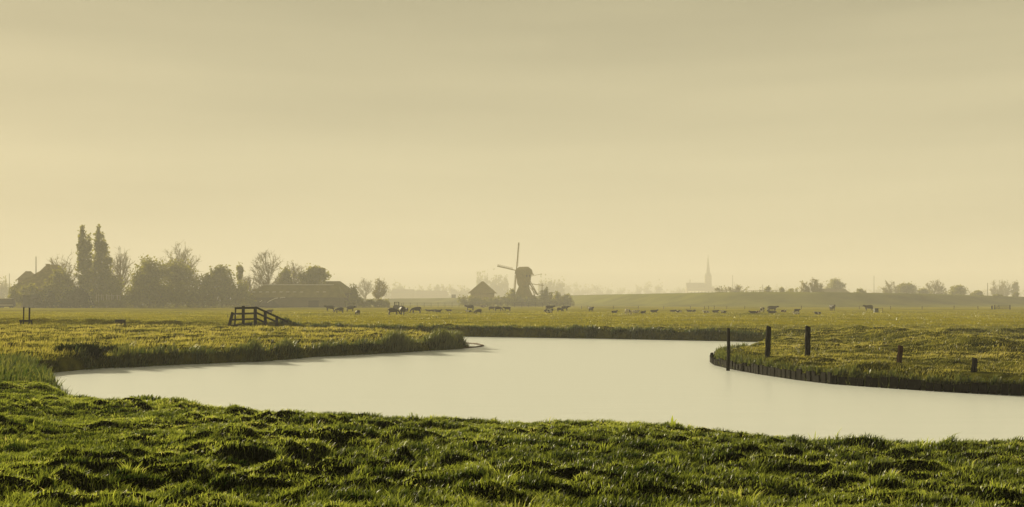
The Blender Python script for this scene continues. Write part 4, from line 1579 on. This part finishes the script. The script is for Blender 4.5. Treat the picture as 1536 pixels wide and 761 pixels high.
# trees beyond the dike, each with its own label
DT = [
    ('feathery small tree on the dike just right of the church', 1082, 430, 20, 640, .8),
    ('feathery round tree on the dike, second right of the church', 1102, 428, 28, 650, .8),
    ('thin bush on the dike crest below the thin mast', 1151, 429.5, 14, 620, .7),
    ('small bush on the dike crest right of the thin mast', 1173, 431.5, 12, 630, .7),
    ('low pale bush on the dike left of the big round tree', 1186, 433, 16, 700, .7),
    ('big round isolated tree on the dike, darkest there', 1219, 418.3, 31, 590, 1.2),
    ('paler domed tree behind the roof on the dike', 1254, 418.3, 36, 760, 1.1),
    ('low bush on the dike right of the roof', 1290, 434, 22, 640, .9),
    ('rounded tree at the left of the dike grove', 1336, 422, 22, 720, 1.0),
    ('broad tree in the middle of the dike grove', 1361, 425, 38, 730, 1.0),
    ('low tree filling the gap in the dike grove', 1384, 433, 20, 730, .9),
    ('tall round tree at the right of the dike grove', 1402, 420.5, 30, 735, 1.0),
    ('broad low tree right of the dike grove', 1437, 427.5, 34, 700, .9),
    ('small bush on the dike left of the pole', 1466, 436, 24, 660, .9),
    ('tall misty tree right of the pole', 1496, 420, 18, 900, 1.0),
    ('misty tree second right of the pole', 1508, 421, 16, 910, 1.0),
    ('misty narrow tree at the right edge of the picture', 1522, 423, 14, 905, 1.0),
    ('bush on the dike slope at the right edge', 1524, 439, 12, 640, .9),
    ('pale bush on the front slope of the dike below the pole', 1497, 442, 18, 585, .6),
]
for (lab, u, vt, w_, Y, dn) in DT:
    if u in (1082, 1102, 1219, 1336, 1402, 1496, 1508):
        bare_tree(lab, u, vt - 0.5, w_ * 1.12, Y, int(5200 * dn) if u == 1219 else int(2600 * dn), size=0.75 if u == 1219 else 0.65, name='tree', twig=0.09, group='trees along the dike')
        continue
    leafy_tree(lab, u, vt, w_, Y, dn, 0.7, 'leaf', vcb=446, tone=0.42, group='trees along the dike')

hedge('low scrub joining the trees of the dike grove', 1326, 1452, 434, 436, 735, 0.8, 9000, 3, name='scrub', cat='scrub', vb=446, wob=.25)
hedge('low scrub along the dike left of the big round tree', 1072, 1205, 435.5, 435.5, 690, 0.8, 6000, 3, name='scrub', cat='scrub', wob=.3)
# far woods: hazy masses
hedge('faint far treeline left of the pyramid-roofed house', 575, 712, 430, 434, 2000, 2.6, 13520, 6, name='far_wood', kind='stuff', cat='wood', wob=.3)
hedge('faint far wood behind the windmill', 716, 762, 414, 417, 1800, 2.4, 9360, 6, name='far_wood', kind='stuff', cat='wood', wob=.15)
hedge('faint far wood right of the windmill', 808, 846, 421, 424, 1800, 2.4, 7280, 6, name='far_wood', kind='stuff', cat='wood', wob=.2)
hedge('faint far treeline between the windmill and the church', 840, 1030, 430, 430, 2400, 3.0, 13520, 6, name='far_wood', kind='stuff', cat='wood', wob=.35)
hedge('faint far treeline right of the church', 1068, 1240, 434, 434, 2300, 2.9, 9360, 6, name='far_wood', kind='stuff', cat='wood', wob=.3)
hedge('faint far treeline behind the dike grove on the right', 1270, 1560, 434, 436, 2250, 2.9, 13520, 6, name='far_wood', kind='stuff', cat='wood', wob=.3)
hedge('faint far trees at the left edge of the picture', -40, 14, 424, 420, 1000, 1.3, 6760, 5, name='far_wood', kind='stuff', cat='wood', wob=.3)


# ------------------------------------------------------------------ windmill
def mill():
    Y = 560.0
    k = Y / F_PX
    X = WX(785.6, Y)
    z0 = gz(X, Y)
    root = thing('windmill', 'hollow-post windmill with a thatched base, boxy body and four sails', 'windmill', (X, Y, z0))
    f = Vector((-0.76, 0.65, 0))
    tv = Vector((0.65, 0.76, 0))
    mtx = Matrix((( -f.y, f.x, 0, 0), (f.x, f.y, 0, 0), (0, 0, 1, 0), (0, 0, 0, 1)))
    mtx = Matrix(((-tv.x, f.x, 0), (-tv.y, f.y, 0), (0, 0, 1))).to_4x4()   # local x = -tv, y = forward

    def zz(v):
        return WZ(v, Y) - z0

    bm = bmesh.new()
    frustum(bm, 4.7, 4.7, -0.3, 4.4, 4.4, 2.0, mtx)
    obj('base_wall', bm, M['brick'], root)
    bm = bmesh.new()
    frustum(bm, 4.6, 4.6, 1.9, 1.65, 1.65, zz(428), mtx)
    obj('lower_tower', bm, M['thatch'], root)
    bm = bmesh.new()
    frustum(bm, 1.7, 1.8, zz(431), 2.3, 2.5, zz(426), mtx)
    frustum(bm, 2.3, 2.5, zz(426) + .02, 2.8, 3.0, zz(411), mtx)
    obj('body', bm, M['mill_wood'], root)
    bm = bmesh.new()
    frustum(bm, 3.2, 3.6, zz(411), 2.7, 3.4, zz(405), mtx)
    frustum(bm, 2.7, 3.4, zz(405) + .01, 0.7, 2.6, zz(400.5), mtx)
    obj('cap_roof', bm, M['thatch'], root)
    for xx, z1 in ((-1.2, 416), (1.2, 416)):
        bm = bmesh.new()
        box(bm, xx - .35, xx + .35, -3.12, -3.02, zz(z1), zz(z1) + 1.1, mtx)
        obj('window', bm, M['glass'], root)
    bm = bmesh.new()
    box(bm, -.6, .6, -5.06, -4.9, 0, 1.95, mtx)
    obj('door', bm, M['mill_wood'], root)
    hub = f * 5.2 + Vector((0, 0, zz(405.5)))
    bm = bmesh.new()
    tube(bm, [f * 2.5 + Vector((0, 0, zz(406))), hub + f * .5], [.45, .38], 8)
    obj('windshaft', bm, M['mill_wood'], root)
    R = 42.5 * k
    a0 = math.radians(7)
    for i in range(4):
        a = a0 + i * PI / 2
        d = tv * math.sin(a) + Vector((0, 0, 1)) * math.cos(a)
        e = tv * math.cos(a) - Vector((0, 0, 1)) * math.sin(a)
        bm = bmesh.new()
        beam(bm, hub + f * (.2 if i % 2 else -.2), hub + d * R + f * (.2 if i % 2 else -.2), .42, .42, f)
        sail = obj('sail', bm, M['mill_wood'], root)
        bm = bmesh.new()
        o0 = f * ((.2 if i % 2 else -.2) + .12)
        nb_ = 26
        for j in range(nb_):
            r = R * (0.16 + 0.83 * j / (nb_ - 1))
            beam(bm, hub + o0 + d * r - e * .25, hub + o0 + d * r + e * 1.0, .06, .06, f)
        for w_ in (.5, 1.0):
            beam(bm, hub + o0 + d * R * .16 + e * w_, hub + o0 + d * R * .99 + e * w_, .09, .09, f)
        obj('lattice', bm, M['mill_wood'], sail)
    back = -f
    Z = Vector((0, 0, 1))
    bm = bmesh.new()
    beam(bm, back * 2.8 + Z * zz(422), back * 9.5 + Z * zz(443), .45)
    obj('tail_pole', bm, M['mill_wood'], root)
    for s in (-1, 1):
        bm = bmesh.new()
        beam(bm, back * 1.0 + tv * s * 3.0 + Z * zz(418), back * 9.0 + tv * s * .6 + Z * zz(442), .28)
        obj('tail_brace', bm, M['mill_wood'], root)
        bm = bmesh.new()
        beam(bm, back * 2.6 + tv * s * 2.2 + Z * zz(425), back * 7.2 + tv * s * .8 + Z * zz(446), .28)
        obj('tail_brace', bm, M['mill_wood'], root)
    bm = bmesh.new()
    beam(bm, back * 3.0 + tv * .5 + Z * zz(425.5), back * 13.0 + tv * .5 + Z * zz(428.8), .32)
    beam(bm, back * 12.0 + tv * .5 + Z * zz(425), back * 12.0 + tv * .5 + Z * zz(444), .35)
    beam(bm, back * 3.2 + tv * .3 + Z * zz(415.5), back * 12 + tv * .3 + Z * zz(411.5), .18)
    obj('winch_beam', bm, M['mill_wood'], root)


mill()

# ------------------------------------------------------------------ pyramid-roofed house by the mill
Y = 590.0
X = WX(724, Y)
z0 = gz(X, Y)
hs = thing('house', 'low house with a steep pyramid roof left of the windmill', 'house', (X, Y, z0))
k = Y / F_PX
bm = bmesh.new()
box(bm, -17.5 * k, 17.5 * k, -6, 6, -.3, WZ(440, Y) - z0)
obj('wall', bm, M['brick'], hs)
bm = bmesh.new()
frustum(bm, 21.5 * k, 7.5, WZ(440.2, Y) - z0, .5, .4, WZ(422.3, Y) - z0)
obj('roof', bm, M['thatch'], hs)
for x in (-4, -1.4, 1.4, 4):
    bm = bmesh.new()
    box(bm, x - .5, x + .5, -6.06, -5.9, 1.2, 2.8)
    obj('window', bm, M['glass'], hs)

# ------------------------------------------------------------------ church
Y = 2050.0
k = Y / F_PX
X = WX(1062, Y)
z0 = gz(X, Y)
ch = thing('church', 'faint church with a needle spire and long nave on the horizon', 'church', (X, Y, z0))


def zc(v):
    return WZ(v, Y) - z0


bm = bmesh.new()
frustum(bm, 5.2 * k, 4.5, -.3, 4.9 * k, 4.3, zc(414.5))
obj('tower', bm, M['stone'], ch)
bm = bmesh.new()
r = [(414.5, 4.9), (410, 2.8), (400, 1.7), (390, 0.9), (382.5, 0.15)]
for (a, wa), (b, wb) in zip(r[:-1], r[1:]):
    frustum(bm, wa * k, wa * k, zc(a), wb * k, wb * k, zc(b))
for s in (-1, 1):
    frustum_m = Matrix.Translation((s * 4.0 * k, 0, 0))
    frustum(bm, .8 * k, .8 * k, zc(414.5), .1 * k, .1 * k, zc(409.5), frustum_m)
obj('spire', bm, M['slate'], ch)
bm = bmesh.new()
box(bm, -33 * k, -5.25 * k, -8, 8, -.3, zc(432))
box(bm, 5.25 * k, 9 * k, -6, 6, -.3, zc(431))
obj('nave', bm, M['stone'], ch)
bm = bmesh.new()
mtx = Matrix.Rotation(PI / 2, 4, 'Z')
prism(bm, [(-9, zc(432)), (9, zc(432)), (0, zc(424.3))], 5.25 * k, 33 * k, mtx)
obj('nave_roof', bm, M['slate'], ch)
bm = bmesh.new()
frustum(bm, .7 * k, .7 * k, zc(425), .6 * k, .6 * k, zc(421.5), Matrix.Translation((-27 * k, 0, 0)))
frustum(bm, .9 * k, .9 * k, zc(421.5), .05 * k, .05 * k, zc(418.5), Matrix.Translation((-27 * k, 0, 0)))
obj('ridge_turret', bm, M['slate'], ch)
for i in range(5):
    bm = bmesh.new()
    x = (-30 + i * 5.2) * k
    box(bm, x - .7, x + .7, -8.08, -7.9, 3, 9)
    obj('window', bm, M['glass'], ch)


# ------------------------------------------------------------------ barn
def gable_house(name, label, cat, u0, u1, Y, v_eave, v_ridge, depth, wall_m, roof_m, parts=None, hip0=0.0, hip1=0.0, overhang=0.6, rz=0):
    X0, X1 = WX(u0, Y), WX(u1, Y)
    X = (X0 + X1) / 2
    z0 = gz(X, Y)
    hw = (X1 - X0) / 2
    ze, zr = WZ(v_eave, Y) - z0, WZ(v_ridge, Y) - z0
    root = thing(name, label, cat, (X, Y + depth / 2, z0))
    bm = bmesh.new()
    box(bm, -hw + overhang, hw - overhang, -depth / 2 + overhang, depth / 2 - overhang, -.3, ze + .02)
    obj('wall', bm, wall_m, root)
    bm = bmesh.new()
    A = [(-hw, -depth / 2, ze), (hw, -depth / 2, ze), (hw, depth / 2, ze), (-hw, depth / 2, ze), (-hw + hip0, 0, zr), (hw - hip1, 0, zr)]
    vs = [bm.verts.new(a) for a in A]
    for fc in ((0, 1, 5, 4), (2, 3, 4, 5), (1, 2, 5), (3, 0, 4), (3, 2, 1, 0)):
        bm.faces.new([vs[i] for i in fc])
    obj('roof', bm, roof_m, root)
    return root, hw, ze, zr


Yb_ = 456.0
bn, hw, ze, zr = gable_house('barn', 'long low barn with a pale ridge strip and a row of skylights', 'barn', 358, 512, Yb_, 446.5, 427, 16, M['grey_wood'], M['sheet_roof'], hip0=9, hip1=2.5)
bm = bmesh.new()
X0 = WX(388, Yb_ + 8) - bn.location.x
X1 = WX(500, Yb_ + 8) - bn.location.x
box(bm, X0, X1, -.45, .45, zr - .15, zr + .28)
obj('ridge_strip', bm, M['pale_sheet'], bn)
sl = math.atan2(zr - ze, 8)
for i in range(11):
    u = 371 + i * 10.2
    if 9 <= i:
        u += 14
    bm = bmesh.new()
    box(bm, -0.65, 0.65, -.30, .30, 0, .10)
    o = obj('skylight', bm, M['pale_sheet'], bn)
    f = 0.42
    o.location = (WX(u, Yb_ + 4) - bn.location.x, -8 + 8 * f, ze + (zr - ze) * f + 0.03)
    o.rotation_euler = (sl, 0, 0)
bm = bmesh.new()
box(bm, -2.2, 2.2, -8 + .6 - .08, -8 + .6 + .02, 0, 3.0)
o = obj('door', bm, M['dark_wood'], bn)
o.location = (hw - 12, 0, 0)
b2, hw2, ze2, zr2 = gable_house('barn', 'taller barn behind the right end of the long low one', 'barn', 478, 530, 476, 440, 421.5, 14, M['grey_wood'], M['sheet_roof'], hip0=1, hip1=7)

# silage heap with pale sheet edges in front of the barn
Y = 430.0
X = WX(404, Y)
z0 = gz(X, Y)
sh = thing('silage_heap', 'dark silage heap with pale curling sheet edges in front of the barn', 'silage heap', (X, Y, z0))
bm = bmesh.new()
R0, R1 = 13 * Y / F_PX * 1.3, 3.2
rings = []
for i in range(7):
    f = i / 6
    a = f * PI / 2
    rings.append([bm.verts.new((math.cos(a) * R0 * math.cos(t_ * PI / 8) * random.uniform(.95, 1.05), math.cos(a) * R1 * math.sin(t_ * PI / 8), -.2 + 2.9 * math.sin(a))) for t_ in range(16)])
for i in range(6):
    for t_ in range(16):
        bm.faces.new([rings[i][t_], rings[i][(t_ + 1) % 16], rings[i + 1][(t_ + 1) % 16], rings[i + 1][t_]])
bm.faces.new(rings[-1])
obj('heap', bm, M['rubber'], sh, True)
for pts in ([(401, 454), (404, 452), (409, 449.6), (413, 447.8), (417, 447)], [(420, 447.0), (424, 446.2), (427.5, 446.4)], [(389.5, 453.2), (393, 451)]):
    bm = bmesh.new()
    tube(bm, [(WX(u, Y - 3.6) - X, -3.6, WZ(v, Y - 3.6) - z0) for (u, v) in pts], [0.13] * len(pts), 5)
    obj('sheet_edge', bm, M['white_paint'], sh)

# ------------------------------------------------------------------ farmhouse at the left
fh, hw, ze, zr = gable_house('farmhouse', 'farmhouse with a big sloping roof at the far left', 'house', 14, 96, 440, 432, 403, 14, M['brick'], M['roof_tile'], hip0=11, hip1=5)
bm = bmesh.new()
box(bm, -.55, .55, -.55, .55, -1.5, 1.6)
box(bm, -.7, .7, -.7, .7, 1.6, 1.85)
o = obj('chimney', bm, M['brick'], fh)
o.location = (WX(71.5, 447) - fh.location.x, 0, zr + 0.3)
for i in range(4):
    bm = bmesh.new()
    box(bm, -.6, .6, -7 + .6 - .06, -7 + .6 + .02, 1.2, 2.7)
    o = obj('window', bm, M['glass'], fh)
    o.location = (-hw + 4 + i * 4.2, 0, 0)
gable_house('farmhouse', 'paler roof of a second farmhouse rising behind the first', 'house', 46, 92, 480, 420, 396.5, 10, M['brick'], M['roof_tile'], hip0=5, hip1=3)
gable_house('outbuilding', 'low rounded roof between the farmhouse and the picture edge', 'outbuilding', 24, 48, 500, 420, 406.5, 9, M['brick'], M['roof_tile'], hip0=2.5, hip1=2.5)
gable_house('shed', 'small flat-looking shed between the camper van and the low bush', 'shed', 33.5, 50, 415, 443, 440, 4, M['dark_wood'], M['sheet_roof'], hip0=0.3, hip1=0.3, overhang=.2)


def mast(name, label, cat, u, vt, vb, Y, r, m, cross=None):
    X = WX(u, Y)
    zb = WZ(vb, Y) if vb else gz(X, Y) - .3
    zb = min(zb, gz(X, Y)) if vb is None else zb
    bm = bmesh.new()
    H = WZ(vt, Y) - zb
    tube(bm, [(0, 0, 0), (0, 0, H * .6), (0, 0, H)], [r, r * .85, r * .6], 6)
    if cross:
        beam(bm, (-cross, 0, H * .93), (cross, 0, H * .93), r)
    o = obj(name, bm, m)
    o.location = (X, Y, zb)
    tag(o, label, cat)


mast('pole', 'tall pole rising behind the farmhouse roof', 'pole', 54, 385, None, 462, 0.28, M['grey_wood'])
mast('pole', 'short thin pole left of the farmhouse', 'pole', 14, 410.5, None, 470, 0.16, M['grey_wood'])
mast('pole', 'dark pole standing on the dike near the right edge', 'pole', 1481.5, 424.5, None, 640, 0.26, M['grey_wood'])
mast('mast', 'faint tall mast right of the dike roof', 'mast', 1311, 414, None, 1000, 0.30, M['grey_wood'])
mast('mast', 'faint thin mast above the dike guard rail', 'mast', 1144, 427, None, 800, 0.22, M['grey_wood'])
mast('mast', 'faint mast right of the church on the horizon', 'mast', 1099, 413, None, 1250, 0.35, M['grey_wood'])

# camper van
Y = 420.0
X = WX(10, Y)
cv = thing('camper_van', 'pale camper van with a wide dark window at the left edge', 'van', (X, Y, gz(X, Y)))
z0 = cv.location.z
bm = bmesh.new()
prism(bm, [(-3.0, .45), (3.0, .45), (3.1, 1.5), (2.6, 3.6), (-2.6, 3.6), (-3.0, 2.0)], -1.0, 1.0)
obj('body', bm, M['concrete'], cv)
bm = bmesh.new()
box(bm, -2.4, 2.4, -1.08, 1.08, 3.6, 3.85, bev=.05)
obj('roof', bm, M['pale_sheet'], cv)
for x in (-1.2, 1.0):
    bm = bmesh.new()
    box(bm, x - .9, x + .9, -1.05, -.98, 2.1, 3.2)
    obj('window', bm, M['glass'], cv)
for x in (-1.9, 1.9):
    for y in (-.95, .95):
        bm = bmesh.new()
        tube(bm, [(x, y - .12, .38), (x, y + .12, .38)], [.38, .38], 14)
        obj('wheel', bm, M['rubber'], cv)
bm = bmesh.new()
box(bm, -2.95, 2.95, -1.06, -.99, 1.0, 1.25)
obj('side_band', bm, M['pale_sheet'], cv)

hedge('low planting in front of the white garden fence', 140, 190, 450.5, 450.5, 427, 0.5, 5000, 1.5, name='undergrowth', cat='undergrowth', wob=.1)
# white garden fence under the poplars
Y = 432.0
us_ = [144.5, 148, 152, 155, 160, 163.5, 167.5, 170, 176, 180]
x0 = WX(us_[0], Y)
gf = thing('garden_fence', 'white garden fence of uneven posts under the poplars', 'fence', (x0, Y, gz(x0, Y)))
for i, u in enumerate(us_):
    bm = bmesh.new()
    beam(bm, (WX(u, Y) - x0, 0, -.3), (WX(u, Y) - x0, 0, WZ(random.uniform(440.5, 443), Y) - gf.location.z), .28 if i % 2 == 0 else .18)
    obj('post', bm, M['faded_paint'], gf)
bm = bmesh.new()
for a, b in ((144.5, 155), (160, 180)):
    beam(bm, (WX(a, Y) - x0, .1, WZ(443.5, Y) - gf.location.z), (WX(b, Y) - x0, .1, WZ(443.5, Y) - gf.location.z), .15)
obj('rail', bm, M['faded_paint'], gf)

# ------------------------------------------------------------------ things on the dike
cp, nn_, tn_ = dike_point(1140)
gr = thing('guard_rail', 'crash barrier glinting along the top of the dike', 'guard rail', (float(cp[0]), float(cp[1]), float(cp[2])))
uu = U0 + F_PX * crest[:, 0] / crest[:, 1]
sel = [i for i in range(len(crest)) if 1040 < uu[i] < 1540]
off = lambda i: Vector((crest[i, 0] + nrm[i, 0] * 4.0, crest[i, 1] + nrm[i, 1] * 4.0, crest[i, 2])) - gr.location
bm = bmesh.new()
for a, b in zip(sel[:-1], sel[1:]):
    if uu[a] < 1175:
        beam(bm, off(a) + Vector((0, 0, .62)), off(b) + Vector((0, 0, .62)), .08, .34)
obj('rail', bm, M['steel'], gr)
for j, i in enumerate(sel):
    if uu[i] < 1175 and j % 2 == 0:
        bm = bmesh.new()
        beam(bm, off(i) + Vector((0, 0, -.4)), off(i) + Vector((0, 0, .75)), .14)
        obj('post', bm, M['grey_wood'], gr)

cp, nn_, tn_ = dike_point(681)
k_ = cp[1] / F_PX
hut = thing('hut', 'tiny square-framed hut on the far end of the dike', 'hut', (float(cp[0]), float(cp[1]), float(cp[2])))
bm = bmesh.new()
for x in (-1.3, 1.3):
    box(bm, x - .35, x + .35, -1.0, 1.0, -.2, 2.2)
box(bm, -1.7, 1.7, -1.2, 1.2, 2.2, 2.75)
obj('frame', bm, M['dark_wood'], hut)
bm = bmesh.new()
box(bm, -.94, .94, .8, .95, -.1, 2.18)
obj('back_wall', bm, M['grey_wood'], hut)
gable_house('barn', 'hazy long roof beyond the dike between the round tree and the low bush', 'barn', 1228, 1277, 720, 440, 433, 12, M['brick'], M['roof_tile'], hip0=1, hip1=3)
gable_house('barn', 'very faint long roof far off left of the pyramid-roofed house', 'barn', 586, 622, 1800, 440, 434, 14, M['brick'], M['roof_tile'], hip0=2, hip1=2)
gable_house('barn', 'very faint wide roof just left of the hut on the dike', 'barn', 622, 672, 1820, 441, 436, 14, M['brick'], M['roof_tile'], hip0=3, hip1=3)

# ------------------------------------------------------------------ haze over the polder
hm = bpy.data.materials.new('haze')
hm.use_nodes = True
t = hm.node_tree
for n in list(t.nodes):
    t.nodes.remove(n)
o = N(t, 'ShaderNodeOutputMaterial')
pv = N(t, 'ShaderNodeVolumePrincipled')
pv.inputs['Color'].default_value = HAZE_COLOR + (1,)
pv.inputs['Density'].default_value = HAZE_DENSITY
pv.inputs['Anisotropy'].default_value = HAZE_G
t.links.new(pv.outputs[0], o.inputs['Volume'])
bm = bmesh.new()
box(bm, -2500, 2500, -150, 3250, -2.2, 100)
hz = obj('haze', bm, hm)
tag(hz, 'pale golden morning haze over the whole polder', 'haze', kind='stuff')
